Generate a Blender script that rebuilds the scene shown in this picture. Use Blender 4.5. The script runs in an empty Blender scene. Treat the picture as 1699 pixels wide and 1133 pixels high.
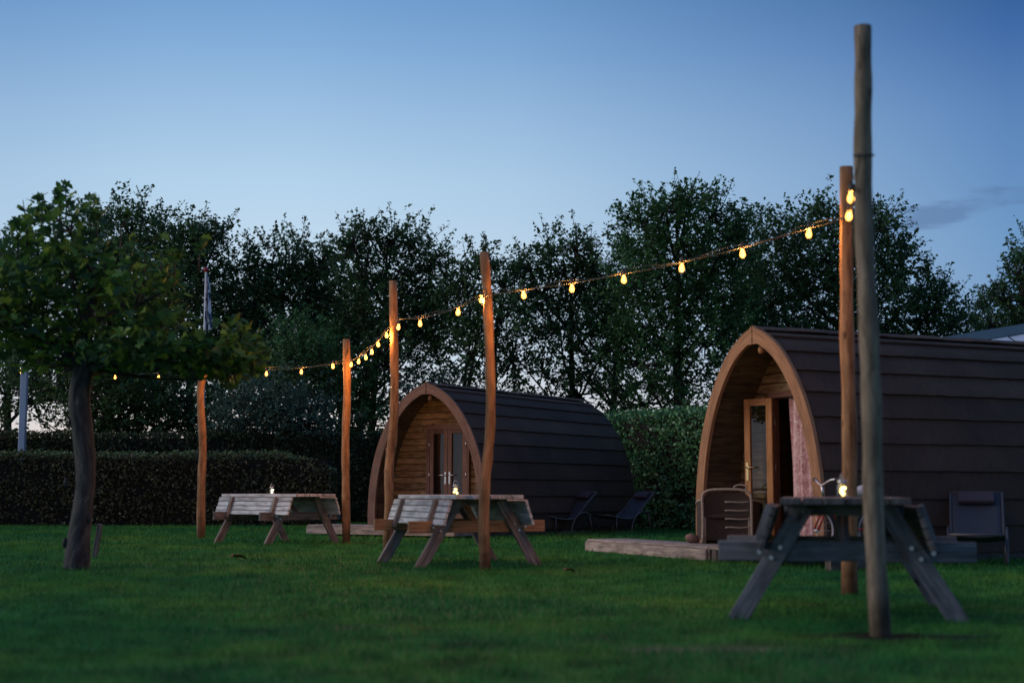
import bpy, bmesh, math, random
import numpy as np
from mathutils import Vector, Matrix

random.seed(7)
rng = np.random.default_rng(11)
SC = bpy.context.scene
COL = SC.collection
D2R = math.radians

# ---------------------------------------------------------------- camera model
F = 2360.0
CAMH = 0.80
PITCH = math.atan((815 - 566.5) / F)
FW = Vector((0, math.cos(PITCH), math.sin(PITCH)))
UP = Vector((0, -math.sin(PITCH), math.cos(PITCH)))


def ray(px, py):
    return FW + Vector((1, 0, 0)) * ((px - 849.5) / F) + UP * ((566.5 - py) / F)


def P(px, py, Y):
    d = ray(px, py)
    t = Y / d.y
    return Vector((d.x * t, Y, CAMH + d.z * t))


def G(px, py, z=0.0):
    d = ray(px, py)
    t = (z - CAMH) / d.z
    return Vector((d.x * t, d.y * t, z))


# ---------------------------------------------------------------- object helpers
def tag(o, label=None, cat=None, group=None, kind=None):
    if label: o['label'] = label
    if cat: o['category'] = cat
    if group: o['group'] = group
    if kind: o['kind'] = kind
    return o


def thing(name, loc, rz=0.0, label=None, cat=None, group=None):
    o = bpy.data.objects.new(name, None)
    o.empty_display_size = 0.2
    o.location = loc
    o.rotation_euler = (0, 0, rz)
    COL.objects.link(o)
    return tag(o, label, cat, group)


def copy_tree(o, parent=None):
    c = o.copy()
    COL.objects.link(c)
    if parent is not None: c.parent = parent
    for ch in [x for x in COL.objects if x.parent == o]:
        copy_tree(ch, c)
    return c


class MB:
    """collects simple solids and links them as one mesh with a grain UV"""
    def __init__(self):
        self.v, self.f, self.uv, self.sm, self.mi = [], [], [], [], []

    def quad(self, pts, uvs=None, smooth=False, mi=0):
        n = len(self.v)
        self.v += [tuple(p) for p in pts]
        self.f.append(tuple(range(n, n + len(pts))))
        self.uv.append(uvs or [(p[0], p[1]) for p in pts])
        self.sm.append(smooth); self.mi.append(mi)

    def board(self, p0, p1, w, t, wdir, mi=0, jit=True):
        """box from p0 to p1, width w along wdir, thickness t across"""
        p0, p1 = Vector(p0), Vector(p1)
        a = (p1 - p0); L = a.length; a = a / L
        wd = Vector(wdir); wd = (wd - a * wd.dot(a)).normalized()
        td = a.cross(wd)
        n = len(self.v)
        for (e, i, j) in ((0,-1,-1),(0,1,-1),(0,1,1),(0,-1,1),(1,-1,-1),(1,1,-1),(1,1,1),(1,-1,1)):
            b = p0 if e == 0 else p1
            self.v.append(tuple(b + wd * (w / 2 * i) + td * (t / 2 * j)))
        uo, vo = (random.random() * 50, random.random() * 50) if jit else (0, 0)
        fs = [(0,1,2,3),(7,6,5,4),(0,4,5,1),(1,5,6,2),(2,6,7,3),(3,7,4,0)]
        cs = {0:(0,-w/2),1:(0,w/2),2:(0,w/2),3:(0,-w/2),4:(L,-w/2),5:(L,w/2),6:(L,w/2),7:(L,-w/2)}
        off = [0, 0, 0, .3, .6, .9]
        for k, q in enumerate(fs):
            self.f.append(tuple(n + i for i in q))
            if k in (3, 5):
                c2 = {0:-t/2,1:-t/2,2:t/2,3:t/2,4:-t/2,5:-t/2,6:t/2,7:t/2}
                self.uv.append([(uo + cs[i][0], vo + off[k] + c2[i]) for i in q])
            elif k < 2:
                self.uv.append([(uo + (.02 if i in (2,3,6,7) else 0), vo + cs[i][1]) for i in q])
            else:
                self.uv.append([(uo + cs[i][0], vo + off[k] + cs[i][1]) for i in q])
            self.sm.append(False); self.mi.append(mi)

    def box(self, c, s, rz=0.0, mi=0):
        c = Vector(c); R = Matrix.Rotation(rz, 3, 'Z')
        sx, sy, sz = s
        if sx >= sy and sx >= sz:
            a = R @ Vector((sx/2,0,0)); w, t, wd = sy, sz, R @ Vector((0,1,0))
        elif sy >= sz:
            a = R @ Vector((0,sy/2,0)); w, t, wd = sx, sz, R @ Vector((1,0,0))
        else:
            a = Vector((0,0,sz/2)); w, t, wd = sx, sy, R @ Vector((1,0,0))
        self.board(c - a, c + a, w, t, wd, mi)

    def tube(self, path, radii, n=8, caps=True, mi=0, wob=0.0, lob=0.0):
        path = [Vector(p) for p in path]
        if not hasattr(radii, '__len__'): radii = [radii] * len(path)
        base = len(self.v)
        ref = None; L = 0; uo = random.random() * 40; Ls = []
        for i, p in enumerate(path):
            if i: L += (p - path[i-1]).length
            Ls.append(L)
            tg = (path[min(i+1, len(path)-1)] - path[max(i-1, 0)]).normalized()
            if ref is None:
                ref = Vector((0, 1, 0)) if abs(tg.y) < .9 else Vector((1, 0, 0))
            ref = (ref - tg * ref.dot(tg)).normalized()
            b = tg.cross(ref)
            for k in range(n):
                a = 2 * math.pi * k / n
                r = radii[i] * (1 + (random.uniform(-wob, wob) if wob else 0) + (lob*(math.cos(2*a+.5+i*.05) + .7*math.cos(3*a+1.9-i*.08)) if lob else 0))
                self.v.append(tuple(p + ref * (math.cos(a) * r) + b * (math.sin(a) * r)))
        for i in range(len(path) - 1):
            for k in range(n):
                k2 = (k + 1) % n
                self.f.append((base+i*n+k, base+i*n+k2, base+(i+1)*n+k2, base+(i+1)*n+k))
                w = 2 * math.pi * radii[i] / n
                self.uv.append([(uo+Ls[i], k*w), (uo+Ls[i], (k+1)*w), (uo+Ls[i+1], (k+1)*w), (uo+Ls[i+1], k*w)])
                self.sm.append(True); self.mi.append(mi)
        if caps:
            for i0, rev in ((base, True), (base + (len(path)-1)*n, False)):
                q = [i0 + k for k in range(n)]
                if rev: q.reverse()
                self.f.append(tuple(q))
                self.uv.append([(uo, self.v[j][0]) for j in q])
                self.sm.append(False); self.mi.append(mi)

    def lathe(self, prof, n=12, c=(0,0,0), mi=0):
        """prof: list of (r,z)"""
        base = len(self.v)
        for r, z in prof:
            for k in range(n):
                a = 2*math.pi*k/n
                self.v.append((c[0]+math.cos(a)*r, c[1]+math.sin(a)*r, c[2]+z))
        for i in range(len(prof)-1):
            for k in range(n):
                k2 = (k+1) % n
                self.f.append((base+i*n+k, base+i*n+k2, base+(i+1)*n+k2, base+(i+1)*n+k))
                self.uv.append([(k/n, prof[i][1]), ((k+1)/n, prof[i][1]), ((k+1)/n, prof[i+1][1]), (k/n, prof[i+1][1])])
                self.sm.append(True); self.mi.append(mi)

    def build(self, name, mat, parent=None, bevel=0.0, weld=False):
        me = bpy.data.meshes.new(name)
        me.from_pydata(self.v, [], self.f)
        uvl = me.uv_layers.new(name='UVMap')
        flat = [c for face in self.uv for p in face for c in p]
        uvl.data.foreach_set('uv', flat)
        me.polygons.foreach_set('use_smooth', self.sm)
        mats = mat if isinstance(mat, (list, tuple)) else [mat]
        for m in mats: me.materials.append(m)
        if len(mats) > 1: me.polygons.foreach_set('material_index', self.mi)
        me.update()
        if weld:
            bm = bmesh.new(); bm.from_mesh(me); bmesh.ops.remove_doubles(bm, verts=bm.verts, dist=1e-4); bm.to_mesh(me); bm.free()
        o = bpy.data.objects.new(name, me)
        COL.objects.link(o)
        if parent is not None: o.parent = parent
        if bevel:
            b = o.modifiers.new('Bevel', 'BEVEL'); b.width = bevel; b.segments = 1; b.limit_method = 'ANGLE'
        return o


def array_mesh(name, verts, faces, mat, parent=None, smooth=False):
    """verts (n,3), faces (m,k) numpy -> one mesh object"""
    me = bpy.data.meshes.new(name)
    m, k = faces.shape
    me.vertices.add(len(verts)); me.vertices.foreach_set('co', verts.astype(np.float32).ravel())
    me.loops.add(m * k); me.loops.foreach_set('vertex_index', faces.astype(np.int32).ravel())
    me.polygons.add(m); me.polygons.foreach_set('loop_start', np.arange(0, m*k, k, dtype=np.int32))
    if smooth: me.polygons.foreach_set('use_smooth', np.ones(m, dtype=bool))
    me.materials.append(mat)
    me.update(); me.validate()
    o = bpy.data.objects.new(name, me); COL.objects.link(o)
    if parent is not None: o.parent = parent
    return o


def rand_frames(n, up_bias=0.0):
    """random orthonormal frames; normal biased towards +Z"""
    nrm = rng.normal(size=(n, 3)); nrm[:, 2] = np.abs(nrm[:, 2]) + up_bias
    nrm /= np.linalg.norm(nrm, axis=1)[:, None]
    t = rng.normal(size=(n, 3)); t -= nrm * (t * nrm).sum(1)[:, None]
    t /= np.linalg.norm(t, axis=1)[:, None]
    return t, np.cross(nrm, t), nrm


def leaves(C, size, tv, tf, up_bias=0.0, frames=None):
    """place template leaf (tv: k x 3, tf: m x q) at centres C"""
    n, k = len(C), len(tv)
    x, y, z = frames if frames is not None else rand_frames(n, up_bias)
    s = np.asarray(size).reshape(-1, 1, 1)
    V = (tv[None, :, 0:1] * x[:, None, :] + tv[None, :, 1:2] * y[:, None, :] + tv[None, :, 2:3] * z[:, None, :]) * s + C[:, None, :]
    Fc = tf[None] + (np.arange(n) * k)[:, None, None]
    return V.reshape(-1, 3), Fc.reshape(-1, tf.shape[1])


LEAF4 = (np.array([(0,0,0),(.5,-.3,.08),(1,0,-.05),(.5,.3,.08)]) - np.array([.5,0,0]), np.array([[0,1,2,3]]))
# plane-tree leaf: five lobes, folded along the midrib, as quads about the midrib
_pl = [(0,0,0),(.30,0,-.02),(.62,0,-.03),(1.0,0,-.10),
       (.02,.34,.07),(.26,.20,.06),(.42,.50,.06),(.56,.20,.05),(.74,.22,.02),
       (.02,-.34,.07),(.26,-.20,.06),(.42,-.50,.06),(.56,-.20,.05),(.74,-.22,.02)]
PLANE = (np.array(_pl) - np.array([.45,0,0]),
         np.array([[0,1,5,4],[1,7,6,5],[1,2,8,7],[2,3,8,8],[1,0,9,10],[1,10,11,12],[2,1,12,13],[3,2,13,13]]))
_ptri = []
for q in PLANE[1]:
    _ptri.append([q[0], q[1], q[2]])
    if q[3] != q[2]: _ptri.append([q[0], q[2], q[3]])
PLANE = (PLANE[0], np.array(_ptri))


# ---------------------------------------------------------------- materials
def nmat(name):
    m = bpy.data.materials.new(name); m.use_nodes = True
    nt = m.node_tree; nt.nodes.clear()
    out = nt.nodes.new('ShaderNodeOutputMaterial')
    bs = nt.nodes.new('ShaderNodeBsdfPrincipled')
    nt.links.new(bs.outputs[0], out.inputs[0])
    return m, nt, bs, out


def N(nt, typ, **kw):
    n = nt.nodes.new(typ)
    for k, v in kw.items():
        if k.startswith('i_'):
            key = k[2:]
            key = int(key) if key.isdigit() else key.replace('_', ' ')
            n.inputs[key].default_value = v
        else: setattr(n, k, v)
    return n


def ramp(nt, stops, fac=None, interp='LINEAR'):
    r = nt.nodes.new('ShaderNodeValToRGB')
    r.color_ramp.interpolation = interp
    e = r.color_ramp.elements
    while len(e) < len(stops): e.new(.5)
    for i, (p, c) in enumerate(stops):
        e[i].position = p; e[i].color = (*c, 1) if len(c) == 3 else c
    if fac is not None: nt.links.new(fac, r.inputs[0])
    return r


def plain(name, col, rough=.6, metal=0.0, noise=0.0, scale=30, bump=0.0, spec=.4):
    m, nt, bs, out = nmat(name)
    bs.inputs['Roughness'].default_value = rough
    bs.inputs['Metallic'].default_value = metal
    bs.inputs['Specular IOR Level'].default_value = spec
    if noise:
        tc = N(nt, 'ShaderNodeTexCoord')
        nz = N(nt, 'ShaderNodeTexNoise', i_Scale=scale, i_Detail=5.0)
        nt.links.new(tc.outputs['Object'], nz.inputs['Vector'])
        r = ramp(nt, [(.25, tuple(c*(1-noise) for c in col)), (.75, tuple(min(1, c*(1+noise)) for c in col))], nz.outputs[0])
        nt.links.new(r.outputs[0], bs.inputs['Base Color'])
        if bump:
            b = N(nt, 'ShaderNodeBump', i_Strength=bump, i_Distance=.01)
            nt.links.new(nz.outputs[0], b.inputs['Height']); nt.links.new(b.outputs[0], bs.inputs['Normal'])
    else:
        bs.inputs['Base Color'].default_value = (*col, 1)
    return m


def wood(name, dark, mid, light, rough=.75, gscale=1.0, knots=True, blotch=.5, bump=.35):
    """weathered/planed wood following the mesh's grain UV"""
    m, nt, bs, out = nmat(name)
    bs.inputs['Roughness'].default_value = rough
    bs.inputs['Specular IOR Level'].default_value = .25
    uv = N(nt, 'ShaderNodeUVMap')
    mp = N(nt, 'ShaderNodeMapping'); mp.inputs['Scale'].default_value = (2.2*gscale, 42*gscale, 1)
    nt.links.new(uv.outputs[0], mp.inputs[0])
    g = N(nt, 'ShaderNodeTexNoise', i_Scale=1.0, i_Detail=6.0, i_Roughness=.65)
    nt.links.new(mp.outputs[0], g.inputs['Vector'])
    r = ramp(nt, [(.28, dark), (.5, mid), (.72, light)], g.outputs[0])
    # per board tone
    geo = N(nt, 'ShaderNodeNewGeometry')
    hsv = N(nt, 'ShaderNodeHueSaturation')
    mr = N(nt, 'ShaderNodeMapRange'); mr.inputs['To Min'].default_value = .72; mr.inputs['To Max'].default_value = 1.2
    nt.links.new(geo.outputs['Random Per Island'], mr.inputs['Value'])
    nt.links.new(mr.outputs[0], hsv.inputs['Value']); nt.links.new(r.outputs[0], hsv.inputs['Color'])
    # stains
    mp2 = N(nt, 'ShaderNodeMapping'); mp2.inputs['Scale'].default_value = (3, 9, 1)
    nt.links.new(uv.outputs[0], mp2.inputs[0])
    b2 = N(nt, 'ShaderNodeTexNoise', i_Scale=1.3, i_Detail=4.0)
    nt.links.new(mp2.outputs[0], b2.inputs['Vector'])
    r2 = ramp(nt, [(.35, (1-blotch,)*3), (.6, (1, 1, 1))], b2.outputs[0])
    mx = N(nt, 'ShaderNodeMix', data_type='RGBA', blend_type='MULTIPLY'); mx.inputs['Factor'].default_value = 1
    nt.links.new(hsv.outputs[0], mx.inputs['A']); nt.links.new(r2.outputs[0], mx.inputs['B'])
    last = mx.outputs['Result']
    if knots:
        mp3 = N(nt, 'ShaderNodeMapping'); mp3.inputs['Scale'].default_value = (3.0, 7.5, 1)
        nt.links.new(uv.outputs[0], mp3.inputs[0])
        vo = N(nt, 'ShaderNodeTexVoronoi', i_Scale=1.0)
        nt.links.new(mp3.outputs[0], vo.inputs['Vector'])
        r3 = ramp(nt, [(.06, (.16, .12, .1)), (.13, (1, 1, 1))], vo.outputs['Distance'])
        mk = N(nt, 'ShaderNodeMix', data_type='RGBA', blend_type='MULTIPLY'); mk.inputs['Factor'].default_value = .85
        nt.links.new(last, mk.inputs['A']); nt.links.new(r3.outputs[0], mk.inputs['B'])
        last = mk.outputs['Result']
    if 'pole' in name:
        tc = N(nt, 'ShaderNodeTexCoord'); sz = N(nt, 'ShaderNodeSeparateXYZ'); nt.links.new(tc.outputs['Object'], sz.inputs[0])
        nw = N(nt, 'ShaderNodeTexNoise', i_Scale=9.0, i_Detail=4.0); nt.links.new(tc.outputs['Object'], nw.inputs['Vector'])
        aw = N(nt, 'ShaderNodeMath', operation='MULTIPLY_ADD'); aw.inputs[1].default_value = .5; nt.links.new(nw.outputs[0], aw.inputs[0]); nt.links.new(sz.outputs['Z'], aw.inputs[2])
        rw = ramp(nt, [(.28, (.30,.29,.26)), (.62, (1,1,1))], aw.outputs[0])
        mw = N(nt, 'ShaderNodeMix', data_type='RGBA', blend_type='MULTIPLY'); mw.inputs['Factor'].default_value = 1
        nt.links.new(last, mw.inputs['A']); nt.links.new(rw.outputs[0], mw.inputs['B']); last = mw.outputs['Result']
        # drying cracks along the grain
        mc = N(nt, 'ShaderNodeMapping'); mc.inputs['Scale'].default_value = (1.1, 16, 1); nt.links.new(uv.outputs[0], mc.inputs[0])
        nc = N(nt, 'ShaderNodeTexNoise', i_Scale=1.0, i_Detail=2.0, i_Distortion=.3); nt.links.new(mc.outputs[0], nc.inputs['Vector'])
        rc = ramp(nt, [(.485, (1,1,1)), (.5, (.28,.22,.18)), (.515, (1,1,1))], nc.outputs[0])
        mk2 = N(nt, 'ShaderNodeMix', data_type='RGBA', blend_type='MULTIPLY'); mk2.inputs['Factor'].default_value = .75
        nt.links.new(last, mk2.inputs['A']); nt.links.new(rc.outputs[0], mk2.inputs['B']); last = mk2.outputs['Result']
    nt.links.new(last, bs.inputs['Base Color'])
    bp = N(nt, 'ShaderNodeBump', i_Strength=bump, i_Distance=.004)
    nt.links.new(g.outputs[0], bp.inputs['Height']); nt.links.new(bp.outputs[0], bs.inputs['Normal'])
    return m


def foliage(name, cols, transl=.3, rough=.55, spec=.3):
    """per-leaf colour variation, thin translucent leaf"""
    m, nt, bs, out = nmat(name)
    geo = N(nt, 'ShaderNodeNewGeometry')
    n = len(cols)
    r = ramp(nt, [(i / max(1, n - 1), c) for i, c in enumerate(cols)], geo.outputs['Random Per Island'])
    nt.links.new(r.outputs[0], bs.inputs['Base Color'])
    bs.inputs['Roughness'].default_value = rough
    bs.inputs['Specular IOR Level'].default_value = spec
    if transl:
        tr = N(nt, 'ShaderNodeBsdfTranslucent')
        nt.links.new(r.outputs[0], tr.inputs[0])
        mx = N(nt, 'ShaderNodeMixShader'); mx.inputs[0].default_value = transl
        nt.links.new(bs.outputs[0], mx.inputs[1]); nt.links.new(tr.outputs[0], mx.inputs[2])
        nt.links.new(mx.outputs[0], out.inputs[0])
    return m


def emit(name, col, s):
    m = bpy.data.materials.new(name); m.use_nodes = True
    nt = m.node_tree; nt.nodes.clear()
    out = nt.nodes.new('ShaderNodeOutputMaterial'); e = nt.nodes.new('ShaderNodeEmission')
    e.inputs[0].default_value = (*col, 1); e.inputs[1].default_value = s
    nt.links.new(e.outputs[0], out.inputs[0])
    return m


def glass(name, tint=(.8,.85,.85), rough=.02, ior=1.5):
    """thin window glass: see-through with a fresnel reflection"""
    m = bpy.data.materials.new(name); m.use_nodes = True
    nt = m.node_tree; nt.nodes.clear()
    out = nt.nodes.new('ShaderNodeOutputMaterial')
    t = N(nt, 'ShaderNodeBsdfTransparent'); t.inputs[0].default_value = (*tint, 1)
    g = N(nt, 'ShaderNodeBsdfGlossy'); g.inputs['Roughness'].default_value = rough
    fr = N(nt, 'ShaderNodeLayerWeight', i_Blend=.5)
    pw = N(nt, 'ShaderNodeMath', operation='POWER'); pw.inputs[1].default_value = 4.0
    nt.links.new(fr.outputs['Facing'], pw.inputs[0])
    ma = N(nt, 'ShaderNodeMath', operation='MULTIPLY_ADD'); ma.inputs[1].default_value = .85; ma.inputs[2].default_value = .075
    nt.links.new(pw.outputs[0], ma.inputs[0])
    mx = N(nt, 'ShaderNodeMixShader')
    nt.links.new(ma.outputs[0], mx.inputs[0]); nt.links.new(t.outputs[0], mx.inputs[1]); nt.links.new(g.outputs[0], mx.inputs[2])
    nt.links.new(mx.outputs[0], out.inputs[0])
    return m


M = {}
M['grey_wood'] = wood('weathered grey wood', (.31,.30,.295), (.56,.55,.545), (.70,.69,.68), blotch=.45)
M['dark_grey_wood'] = wood('dark weathered wood', (.06,.055,.055), (.14,.13,.125), (.22,.205,.2), blotch=.5)
M['leg_wood'] = wood('grey brown leg wood', (.10,.08,.07), (.22,.185,.165), (.34,.295,.265), blotch=.5)
M['beam_wood'] = wood('brown fresh beam wood', (.16,.085,.04), (.30,.17,.085), (.40,.25,.14), blotch=.35)
M['deck_wood'] = wood('weathered deck wood', (.14,.125,.115), (.30,.27,.25), (.42,.385,.36), blotch=.5)
M['pole_wood'] = wood('peeled chestnut pole', (.18,.085,.038), (.34,.18,.085), (.45,.265,.14), gscale=.7, knots=True, blotch=.4, bump=.6)
M['grey_pole_wood'] = wood('greyed chestnut pole', (.12,.09,.062), (.26,.20,.14), (.35,.28,.205), gscale=.7, blotch=.45, bump=.6)
M['clad_wood'] = wood('pod cladding wood', (.11,.078,.042), (.225,.163,.088), (.31,.24,.145), blotch=.55)
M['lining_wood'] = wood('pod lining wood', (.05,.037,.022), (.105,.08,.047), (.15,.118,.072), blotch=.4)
M['arch_wood_tan'] = wood('tan arch wood', (.22,.12,.065), (.36,.205,.115), (.44,.265,.155), knots=False, blotch=.25)
M['arch_wood_brown'] = wood('brown arch wood', (.12,.075,.058), (.185,.118,.095), (.235,.158,.13), knots=False, blotch=.25)
M['door_wood_tan'] = wood('tan door wood', (.22,.105,.04), (.36,.18,.075), (.44,.24,.11), knots=False, blotch=.2)
M['door_wood_brown'] = wood('brown door wood', (.07,.042,.034), (.125,.078,.062), (.17,.11,.088), knots=False, blotch=.2)
M['dark_frame'] = wood('dark door frame wood', (.05,.022,.014), (.09,.042,.028), (.12,.06,.04), knots=False, blotch=.2)
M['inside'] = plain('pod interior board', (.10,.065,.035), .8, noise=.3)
M['metal'] = plain('galvanised steel', (.6,.6,.6), .35, 1.0)
M['brass'] = plain('satin brass', (.62,.48,.26), .35, 1.0)
M['black'] = plain('black rubber', (.012,.012,.012), .55)
M['cable'] = plain('grey cable', (.075,.08,.08), .9, spec=.08)
M['socket'] = plain('black lamp socket', (.02,.018,.016), .5)
def bulb_glass():
    m = bpy.data.materials.new('glowing bulb glass'); m.use_nodes = True
    nt = m.node_tree; nt.nodes.clear()
    out = nt.nodes.new('ShaderNodeOutputMaterial'); ad = nt.nodes.new('ShaderNodeAddShader')
    t = N(nt, 'ShaderNodeBsdfTransparent'); t.inputs[0].default_value = (1, .93, .8, 1)
    e = N(nt, 'ShaderNodeEmission'); e.inputs[0].default_value = (1.0, .44, .085, 1); e.inputs[1].default_value = 3.2
    nt.links.new(t.outputs[0], ad.inputs[0]); nt.links.new(e.outputs[0], ad.inputs[1]); nt.links.new(ad.outputs[0], out.inputs[0])
    return m
M['bulb'] = bulb_glass()
FIL = bpy.data.lights.new('filament', 'POINT'); FIL.energy = 20.0; FIL.color = (1.0, .40, .09); FIL.shadow_soft_size = .011
M['fairy'] = emit('lit candle bulb', (1.0, .66, .20), 9.0)
M['fairy_white'] = emit('lit pale candle bulb', (1.0, .9, .66), 7.0)
M['jar'] = glass('jar glass', (.92,.94,.92))
M['pane'] = glass('door glass', (.62,.66,.64))
M['sling'] = plain('slate blue mesh fabric', (.032,.045,.066), .75, noise=.25, scale=60)
M['pillow'] = plain('mauve grey headrest fabric', (.045,.04,.058), .8, noise=.2, scale=40)
M['chairframe'] = plain('dark grey powder coat', (.09,.09,.10), .4, .3)
M['wicker_light'] = plain('pale cane', (.30,.265,.22), .6, noise=.3, scale=40)
M['red_paint'] = plain('red bicycle paint', (.30,.02,.03), .3)
M['white_paint'] = plain('white bicycle paint', (.6,.6,.62), .35)
M['stone'] = plain('reddish brown stone', (.20,.13,.11), .85, noise=.4, scale=12, bump=.6)
M['post_metal'] = plain('pale blue grey steel post', (.40,.46,.56), .45, .2, noise=.1, scale=3)
M['roof_pale'] = plain('pale blue sheeting', (.50,.58,.72), .45, noise=.08, scale=2)
M['roof_trim'] = plain('teal roof trim', (.10,.17,.21), .6)
M['shed_wall'] = plain('grey shed wall', (.18,.18,.18), .8, noise=.2)
M['soil'] = plain('dark soil', (.03,.024,.018), .95, noise=.4, scale=20, bump=.8)

M['tree_a'] = foliage('oak leaf dark', [(0.020,0.048,0.022), (0.041,0.096,0.036), (0.056,0.133,0.044), (0.091,0.173,0.064)], .25)
M['tree_b'] = foliage('oak leaf green', [(0.025,0.068,0.027), (0.045,0.122,0.042), (0.066,0.175,0.055), (0.105,0.225,0.075)], .25)
M['plane'] = foliage('plane tree leaf', [(0.027,0.070,0.030), (0.042,0.109,0.038), (0.067,0.163,0.042), (0.095,0.218,0.038), (0.247,0.371,0.057)], .35)
M['hedge_beech'] = foliage('beech hedge leaf', [(0.037,0.037,0.022), (0.067,0.074,0.038), (0.107,0.104,0.051), (0.152,0.152,0.080)], .15)
M['hedge_top'] = foliage('fresh hedge leaf', [(0.066,0.122,0.046), (0.131,0.203,0.082), (0.198,0.283,0.121)], .2)
M['hedge_green'] = foliage('laurel hedge leaf', [(0.044,0.127,0.053), (0.082,0.217,0.081), (0.131,0.308,0.117), (0.185,0.397,0.153)], .15, rough=.4, spec=.45)
M['hedge_dark'] = foliage('dark hedge leaf', [(0.024,0.036,0.019), (0.044,0.068,0.028), (0.068,0.096,0.044)], .15)
M['bush'] = foliage('willow bush leaf', [(0.050,0.099,0.075), (0.075,0.141,0.099), (0.115,0.198,0.141)], .2)
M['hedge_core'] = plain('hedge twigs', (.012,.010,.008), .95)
M['bark'] = wood('dark tree bark', (.02,.017,.014), (.045,.037,.03), (.075,.062,.05), gscale=.5, knots=False, bump=1.0)


def plane_bark():
    m, nt, bs, out = nmat('plane tree bark')
    bs.inputs['Roughness'].default_value = .85
    uv = N(nt, 'ShaderNodeUVMap')
    mp = N(nt, 'ShaderNodeMapping'); mp.inputs['Scale'].default_value = (2.2, 9, 1)
    nt.links.new(uv.outputs[0], mp.inputs[0])
    n1 = N(nt, 'ShaderNodeTexNoise', i_Scale=1.4, i_Detail=7.0, i_Roughness=.6, i_Distortion=.6)
    nt.links.new(mp.outputs[0], n1.inputs['Vector'])
    r = ramp(nt, [(.36, (.014,.014,.015)), (.5, (.038,.040,.042)), (.61, (.07,.068,.064)), (.69, (.24,.215,.175))], n1.outputs[0])
    nt.links.new(r.outputs[0], bs.inputs['Base Color'])
    b = N(nt, 'ShaderNodeBump', i_Strength=.9, i_Distance=.03)
    nt.links.new(n1.outputs[0], b.inputs['Height']); nt.links.new(b.outputs[0], bs.inputs['Normal'])
    return m
M['plane_bark'] = plane_bark()


def roof_mat(name, col):
    m, nt, bs, out = nmat(name)
    bs.inputs['Roughness'].default_value = .8
    bs.inputs['Specular IOR Level'].default_value = .25
    uv = N(nt, 'ShaderNodeUVMap')
    mp = N(nt, 'ShaderNodeMapping'); mp.inputs['Scale'].default_value = (9, 1.6, 1)
    nt.links.new(uv.outputs[0], mp.inputs[0])
    n1 = N(nt, 'ShaderNodeTexNoise', i_Scale=3.0, i_Detail=8.0, i_Roughness=.7)
    nt.links.new(mp.outputs[0], n1.inputs['Vector'])
    n2 = N(nt, 'ShaderNodeTexNoise', i_Scale=1.1, i_Detail=3.0)
    nt.links.new(uv.outputs[0], n2.inputs['Vector'])
    a = N(nt, 'ShaderNodeMath', operation='ADD'); nt.links.new(n1.outputs[0], a.inputs[0]); nt.links.new(n2.outputs[0], a.inputs[1])
    h = N(nt, 'ShaderNodeMath', operation='MULTIPLY', i_1=.5); nt.links.new(a.outputs[0], h.inputs[0])
    r = ramp(nt, [(.3, tuple(c*.6 for c in col)), (.5, col), (.72, tuple(c*1.5 for c in col))], h.outputs[0])
    geo = N(nt, 'ShaderNodeNewGeometry'); hv = N(nt, 'ShaderNodeHueSaturation')
    mr = N(nt, 'ShaderNodeMapRange'); mr.inputs['To Min'].default_value = .78; mr.inputs['To Max'].default_value = 1.22
    nt.links.new(geo.outputs['Random Per Island'], mr.inputs['Value']); nt.links.new(mr.outputs[0], hv.inputs['Value'])
    nt.links.new(r.outputs[0], hv.inputs['Color']); nt.links.new(hv.outputs[0], bs.inputs['Base Color'])
    b = N(nt, 'ShaderNodeBump', i_Strength=.8, i_Distance=.012)
    nt.links.new(n1.outputs[0], b.inputs['Height']); nt.links.new(b.outputs[0], bs.inputs['Normal'])
    return m
M['roof'] = roof_mat('dark brown shingle', (.068,.045,.034))


def wicker():
    m, nt, bs, out = nmat('dark woven wicker')
    bs.inputs['Roughness'].default_value = .7
    tc = N(nt, 'ShaderNodeTexCoord')
    w = N(nt, 'ShaderNodeTexWave', i_Scale=22.0, i_Distortion=1.6, wave_type='BANDS', bands_direction='Z')
    nt.links.new(tc.outputs['Object'], w.inputs['Vector'])
    nz = N(nt, 'ShaderNodeTexNoise', i_Scale=28.0, i_Detail=4.0); nt.links.new(tc.outputs['Object'], nz.inputs['Vector'])
    mu = N(nt, 'ShaderNodeMath', operation='MULTIPLY'); nt.links.new(w.outputs['Fac'], mu.inputs[0]); nt.links.new(nz.outputs[0], mu.inputs[1])
    r = ramp(nt, [(.05, (.02,.014,.01)), (.3, (.04,.03,.022)), (.6, (.075,.056,.043))], mu.outputs[0])
    nt.links.new(r.outputs[0], bs.inputs['Base Color'])
    b = N(nt, 'ShaderNodeBump', i_Strength=.8, i_Distance=.01); nt.links.new(mu.outputs[0], b.inputs['Height']); nt.links.new(b.outputs[0], bs.inputs['Normal'])
    return m
M['wicker'] = wicker()


def curtain_mat():
    m, nt, bs, out = nmat('pink patterned cotton')
    bs.inputs['Roughness'].default_value = .9
    uv = N(nt, 'ShaderNodeUVMap')
    mp = N(nt, 'ShaderNodeMapping'); mp.inputs['Scale'].default_value = (14, 14, 1)
    nt.links.new(uv.outputs[0], mp.inputs[0])
    n1 = N(nt, 'ShaderNodeTexNoise', i_Scale=1.6, i_Detail=3.0, i_Distortion=1.5)
    nt.links.new(mp.outputs[0], n1.inputs['Vector'])
    r = ramp(nt, [(.38, (.46,.25,.27)), (.5, (.60,.41,.42)), (.6, (.76,.66,.66))], n1.outputs[0])
    nt.links.new(r.outputs[0], bs.inputs['Base Color'])
    return m
M['curtain'] = curtain_mat()
M['dark_curtain'] = plain('dark brown curtain', (.035,.025,.022), .9, noise=.3, scale=6)


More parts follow.
